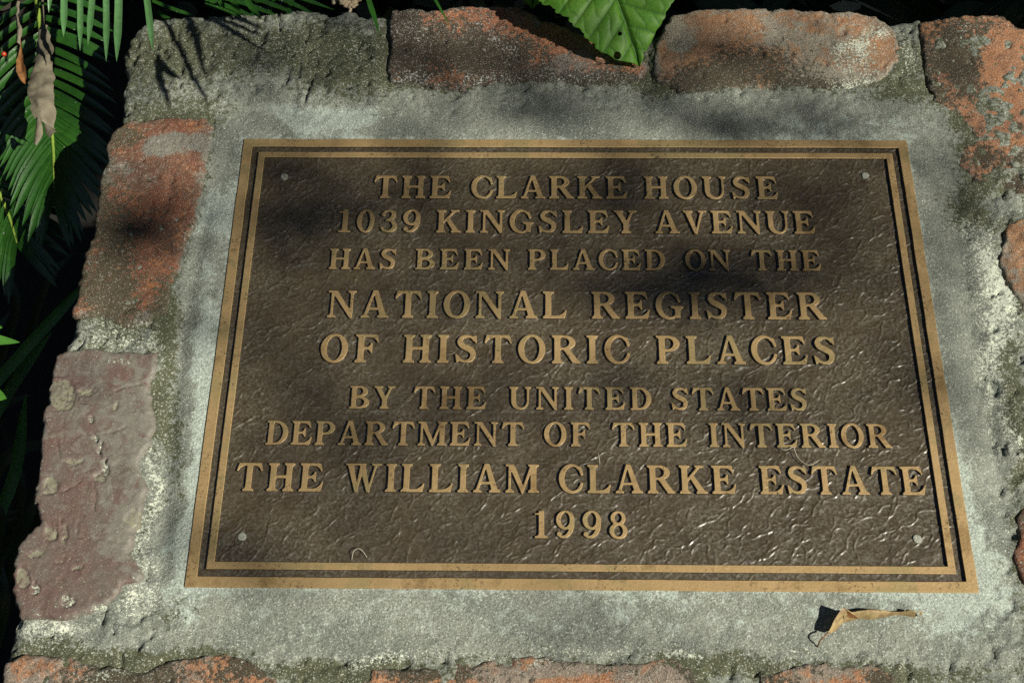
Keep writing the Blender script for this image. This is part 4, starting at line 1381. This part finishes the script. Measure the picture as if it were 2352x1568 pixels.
sheet([((1900, 1451, .0038), (1908.5, 1455, .0002)), ((1906, 1442, .0044), (1913, 1452, -.0004)), ((1914, 1428.6, .0056), (1920.7, 1448, -.0016)), ((1924, 1411, .0074), (1936, 1431, -.0020)),
       ((1930, 1401, .0084), (1950, 1427, -.0020)), ((1934.8, 1394, .0088), (1973, 1420, -.0010))], DRY_TAN, dl, 'leaf_blade', 0.10, 6, 0.0011, 15)
sheet([((1936, 1412, .0050), (1938, 1430, -.0024)), ((1952, 1405, .0056), (1955, 1426, -.0024)), ((1980, 1400, .0046), (1973, 1421, -.0024)), ((2006, 1398, .0042), (1997, 1424, -.0024)), ((2032, 1400, .0036), (2023, 1420.6, -.0024)),
       ((2058, 1404, .0024), (2058, 1413.7, -.0022)), ((2074, 1403, .0026), (2072, 1414, -.0022)), ((2088, 1400, .0036), (2084, 1416, -.0020)), ((2103, 1402.5, .0040), (2101, 1418, -.0016))], DRY_TAN, dl, 'leaf_blade', 0.34, 6, 0.0014, 18)
sheet([((1936, 1393, .0094), (1934, 1397, .0080)), ((1948, 1402, .0076), (1937, 1409, .0056)), ((1960, 1411, .0062), (1946, 1415, .0050)), ((1974, 1421, .0010), (1970, 1421, .0006))], DRY_BROWN, dl, 'folded_flap', -0.15, 6, 0.0006, 21)
sheet([((2104, 1402, .0038), (2106, 1404, .0040)), ((2114, 1403, .0036), (2112, 1406, .0030)), ((2119, 1407, .0022), (2112, 1411, .0014)), ((2113, 1414, -.0005), (2106, 1417, -.0010))], DRY_TAN, dl, 'curled_tip', 0.2, 6, 0.0004, 24)
v, f = tube([at(1902.0, 1452.0, .0030), at(1895.0, 1459.0, .0045), at(1884.0, 1470.0, .003), at(1878.0, 1484.0, zz + .0004)], [0.0005, 0.0004, 0.0004, 0.0005], 20, 6)
dl.part('stalk', v, f, DRY_BROWN)

# ------------------------------------------------------------------ fibres lying on the plaque
fibres = [('pale bent fibre lying on the field left of the year', [(808, 1285, -.0008), (812, 1266, .0006), (823, 1259, .0012), (834, 1266, .0006), (843, 1280, -.0008)], .00028),
          ('long pale curling fibre lying over the word ESTATE', [(1794, 1029, .0006), (1806, 1033, .0012), (1822, 1026, .0014), (1826, 1036, .001), (1834, 1052, .0006), (1852, 1066, .001), (1866, 1066, .0014), (1884, 1054, .0004)], .00030),
          ('tiny straw bristle standing on top of the letters of CLARKE', [(1378, 1068, -.001), (1377, 1056, .001), (1374, 1040, .003)], .00022)]
for lab, pts, r in fibres:
    fb = Root('plant_fibre', at(float(pts[0][0]), float(pts[0][1]), -0.002), lab, 'fibre')
    v, f = tube(trace(pts), [r * 0.5, r * 0.75, r * 0.75, r * 0.4], 30, 5)
    fb.part('strand', v, f, FIBRE)

# ------------------------------------------------------------------ strap leaved plant below the left edge
grs = Root('strap_plant', at(-60.0, 900.0, -0.5), 'dark clump of long strap leaves below the left edge of the plinth', 'plant')
mb = MB()
rr = random.Random(12)
for (a, b, c, w) in (((-120, 735, -.02), (-50, 748, -.02), (6, 752, -.02), .009), ((-120, 770, -.02), (-50, 776, -.018), (46, 786, -.02), .008), ((-120, 880, -.03), (-50, 895, -.03), (16, 915, -.03), .014),
                     ((-80, 960, -.10), (60, 800, -.09), (235, 610, -.09), .008), ((-90, 1100, -.14), (20, 900, -.12), (120, 760, -.12), .008), ((-60, 1300, -.2), (30, 1100, -.18), (60, 900, -.18), .009)):
    v, f = blade(trace([a, b, c]), w, (0.3, -0.4, 1), 16, 0.2, 1.0, 0.9); mb.add(v, f)
for i in range(40):
    x = rr.uniform(-150, 120); y = rr.uniform(650, 1500); n = rr.uniform(-.35, -.15); an = rr.uniform(0.2, 2.6); L = rr.uniform(150, 420)
    if i == 0:
        v, f = mb.out(); grs.part('foliage', v, f, GRASS); mb = MB()
    v, f = blade(trace([(x - 60, y + 200, n - .08), (x, y, n), (x + L * math.cos(an) * .5, y - L * math.sin(an) * .5, n + .02)]), rr.uniform(.005, .010), (0.2, -0.3, 1), 14, 0.25); mb.add(v, f)
v, f = mb.out(); grs.part('foliage', v, f, SHADE_LEAF)  # deeper blades: shade put into a near-black leaf colour


# ------------------------------------------------------------------ leaf clouds (world coordinates): undergrowth and shading tree
def leaf_cloud(P, size, rg, nrm=None, jitter=1.0):
    """pointed oval leaves (6 sided) at the points P"""
    n = len(P)
    d = rg.normal(size=(n, 3)); d /= np.linalg.norm(d, axis=1)[:, None]
    if nrm is None:
        nn = rg.normal(size=(n, 3)); nn[:, 2] += 0.6
    else:
        nn = nrm + rg.normal(size=(n, 3)) * jitter
    nn -= (nn * d).sum(1)[:, None] * d; nn /= np.linalg.norm(nn, axis=1)[:, None] + 1e-9
    s = np.cross(d, nn)
    sz = size * rg.uniform(0.7, 1.3, n)[:, None]
    pts = [P - d * sz * .5, P - d * sz * .15 + s * sz * .27, P + d * sz * .2 + s * sz * .22, P + d * sz * .55, P + d * sz * .2 - s * sz * .22, P - d * sz * .15 - s * sz * .27]
    V_ = np.stack(pts, 1).reshape(-1, 3)
    return V_, np.arange(n * 6).reshape(n, 6)


Mi = np.array(M.inverted()); Mf = np.array(M)


def to_local(Pw):
    return Pw @ Mi[:3, :3].T + Mi[:3, 3]


def to_world(Pl):
    return Pl @ Mf[:3, :3].T + Mf[:3, 3]


# undergrowth behind the plinth: a dark mass nobody could count
n = 9000
P = np.stack([rng.uniform(-2.2, 2.2, n), rng.uniform(0.62, 2.6, n), rng.uniform(0.0, 0.65, n) ** 1.3], 1)
P[:, 2] *= 0.55 + 0.5 * fbm(P[:, 0], P[:, 1], 0.5, 3, 77)
P = P[~((P[:, 0] < -0.2) & (P[:, 1] < 1.7))]
v, f = leaf_cloud(P, 0.07, rng)
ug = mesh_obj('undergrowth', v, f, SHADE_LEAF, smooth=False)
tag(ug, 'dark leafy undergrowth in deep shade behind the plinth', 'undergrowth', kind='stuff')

# shade: which places on the stone the tree above lets the sun reach (fraction covered, traced)
SHADE = [(1350, 110, 700, 90, .22), (600, 100, 260, 80, .15), (1900, 250, 420, 60, .28), (2170, 640, 45, 330, .40), (1150, 250, 420, 40, .18), (1300, 440, 420, 90, .22), (1750, 680, 330, 60, .35), (900, 640, 300, 50, .22), (1250, 980, 420, 40, .22), (2050, 880, 120, 60, .35), (1230, 228, 110, 42, 1.6), (1560, 620, 220, 60, 1.3), (1660, 640, 150, 60, .40), (1420, 480, 110, 50, .6), (1490, 655, 130, 45, .5), (1925, 520, 130, 80, .8), (1480, 420, 130, 60, 1.1), (1950, 420, 110, 60, .5), (1700, 268, 170, 40, 1.2), (1930, 290, 110, 40, .7),
         (320, 530, 80, 80, 1.7), (680, 480, 170, 140, .40), (900, 420, 160, 80, .55), (1200, 560, 220, 60, .55), (640, 800, 140, 180, .10), (2110, 800, 60, 200, .2), (2200, 470, 60, 130, .8), (1450, 880, 200, 80, .25), (1700, 900, 100, 60, .5),
         (420, 700, 30, 60, .5), (560, 1230, 120, 70, .3), (1050, 1250, 160, 60, .08), (1400, 1450, 260, 60, .25), (650, 130, 260, 90, .35), (1080, 110, 150, 60, .4), (1780, 120, 200, 60, .35), (420, 760, 60, 120, .3), (2290, 960, 60, 90, .6)]


LIGHT = [(720, 265, 110, 34), (1420, 310, 130, 26), (510, 490, 45, 55), (470, 800, 40, 260), (2180, 1300, 160, 250), (1600, 480, 60, 60), (1560, 800, 240, 40), (2050, 560, 40, 60), (1300, 780, 200, 40), (1900, 740, 160, 40), (2240, 640, 60, 160)]


def shade_at(pl):
    px, py = to_px(pl)
    s = 0.02 + 0.38 * sstep(1500, 500, px) * sstep(1420, 1200, py) * sstep(440, 580, px) + 0.16 * sstep(700, 200, py)
    for (x, y, rx, ry, a) in SHADE:
        s = s + 2.1 * a * np.exp(-((px - x) / rx) ** 2 - ((py - y) / ry) ** 2)
    for (x, y, rx, ry) in LIGHT:
        s = s * (1 - 0.85 * np.exp(-((px - x) / rx) ** 2 - ((py - y) / ry) ** 2))
    return s


def window(pl):
    """how far inside the sunny opening a point of the plane lies (in traced pixels, positive inside)"""
    px, py = to_px(pl)
    win = [(-110, -20), (1150, -20), (1200, -230), (1650, -230), (1700, -20), (2450, -20), (2620, 1800), (-260, 1800), (-190, 1260), (-150, 900), (-150, 560)]
    return -poly_sdf(px, py, win)


shade_pts = []
area = 0.022 * 0.022 * 0.42
n = 140000
uu = rng.uniform(-0.42, 0.50, n); vv = rng.uniform(-0.34, 0.42, n)
pl = np.stack([uu, vv, np.zeros(n)], 1)
dens = shade_at(pl) / area                                 # leaves per square metre
prob = dens * (0.92 * 0.76) / n
sel = rng.random(n) < prob
pl = pl[sel]
T = rng.uniform(3.4, 5.2, len(pl))
Pw = to_world(pl + SUN_L * T[:, None])
v1_, f1_ = leaf_cloud(Pw, 0.022, rng, np.tile(np.array(SUN_W), (len(pl), 1)), 0.5)

# unseen crown shell, added to block the sky, open where the sun enters
n = 42000
dr = rng.normal(size=(n, 3)); dr[:, 2] = np.abs(dr[:, 2]); dr /= np.linalg.norm(dr, axis=1)[:, None]
rad = rng.uniform(2.6, 4.6, n)
Pw = dr * rad[:, None] + np.array([0, 0, 0.55])
gap = fbm(dr[:, 0] / (dr[:, 2] + .4), dr[:, 1] / (dr[:, 2] + .4), 0.5, 3, 5)
az = dr @ np.array([-0.2, -0.5, 0.84])
keep = ~((az > 0.80) & (gap > -0.15))                          # sky seen overhead, in front
pl = to_local(Pw)
T = pl[:, 2] / SUN_L[2]
proj = pl - SUN_L * T[:, None]
wn_ = window(proj)
keep &= ~((wn_ > -200) & (pl @ SUN_L > 0))
Pw = Pw[keep]
v2_, f2_ = leaf_cloud(Pw, 0.15, rng)
# dense foliage hard against the opening so that nothing else is lit
n = 9000
pl = np.stack([rng.uniform(-1.6, 1.8, n), rng.uniform(-1.5, 1.6, n), np.zeros(n)], 1)
w_ = window(pl)
pl = pl[w_ < -110]
T = rng.uniform(3.6, 5.0, len(pl))
Pw = to_world(pl + SUN_L * T[:, None])
v3_, f3_ = leaf_cloud(Pw, 0.10, rng, np.tile(np.array(SUN_W), (len(pl), 1)), 0.6)
tree = bpy.data.objects.new('shade_tree', None)
tree.location = (2.9, -3.6, 0)
C.objects.link(tree)
tag(tree, 'leafy tree spreading its crown over the plinth and dappling the sunlight', 'tree')
allv = np.concatenate([v1_, v2_, v3_]) - np.array(tree.location)
allf = np.concatenate([f1_, f2_ + len(v1_), f3_ + len(v1_) + len(v2_)])
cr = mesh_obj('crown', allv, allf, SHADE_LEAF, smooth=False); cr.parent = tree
mb = MB()
v, f = tube([(0, 0, -0.1), (0.05, 0.1, 1.5), (-0.1, 0.4, 3.0), (-0.6, 1.2, 4.0)], [0.2, 0.15, 0.12, 0.07], 24, 12); mb.add(v, f)
v, f = tube([(-0.05, 0.3, 2.6), (-1.0, 1.6, 4.2), (-2.6, 3.4, 4.9)], [0.09, 0.06, 0.02], 20, 8); mb.add(v, f)
v, f = mb.out()
tk = mesh_obj('trunk', v, f, BARK); tk.parent = tree
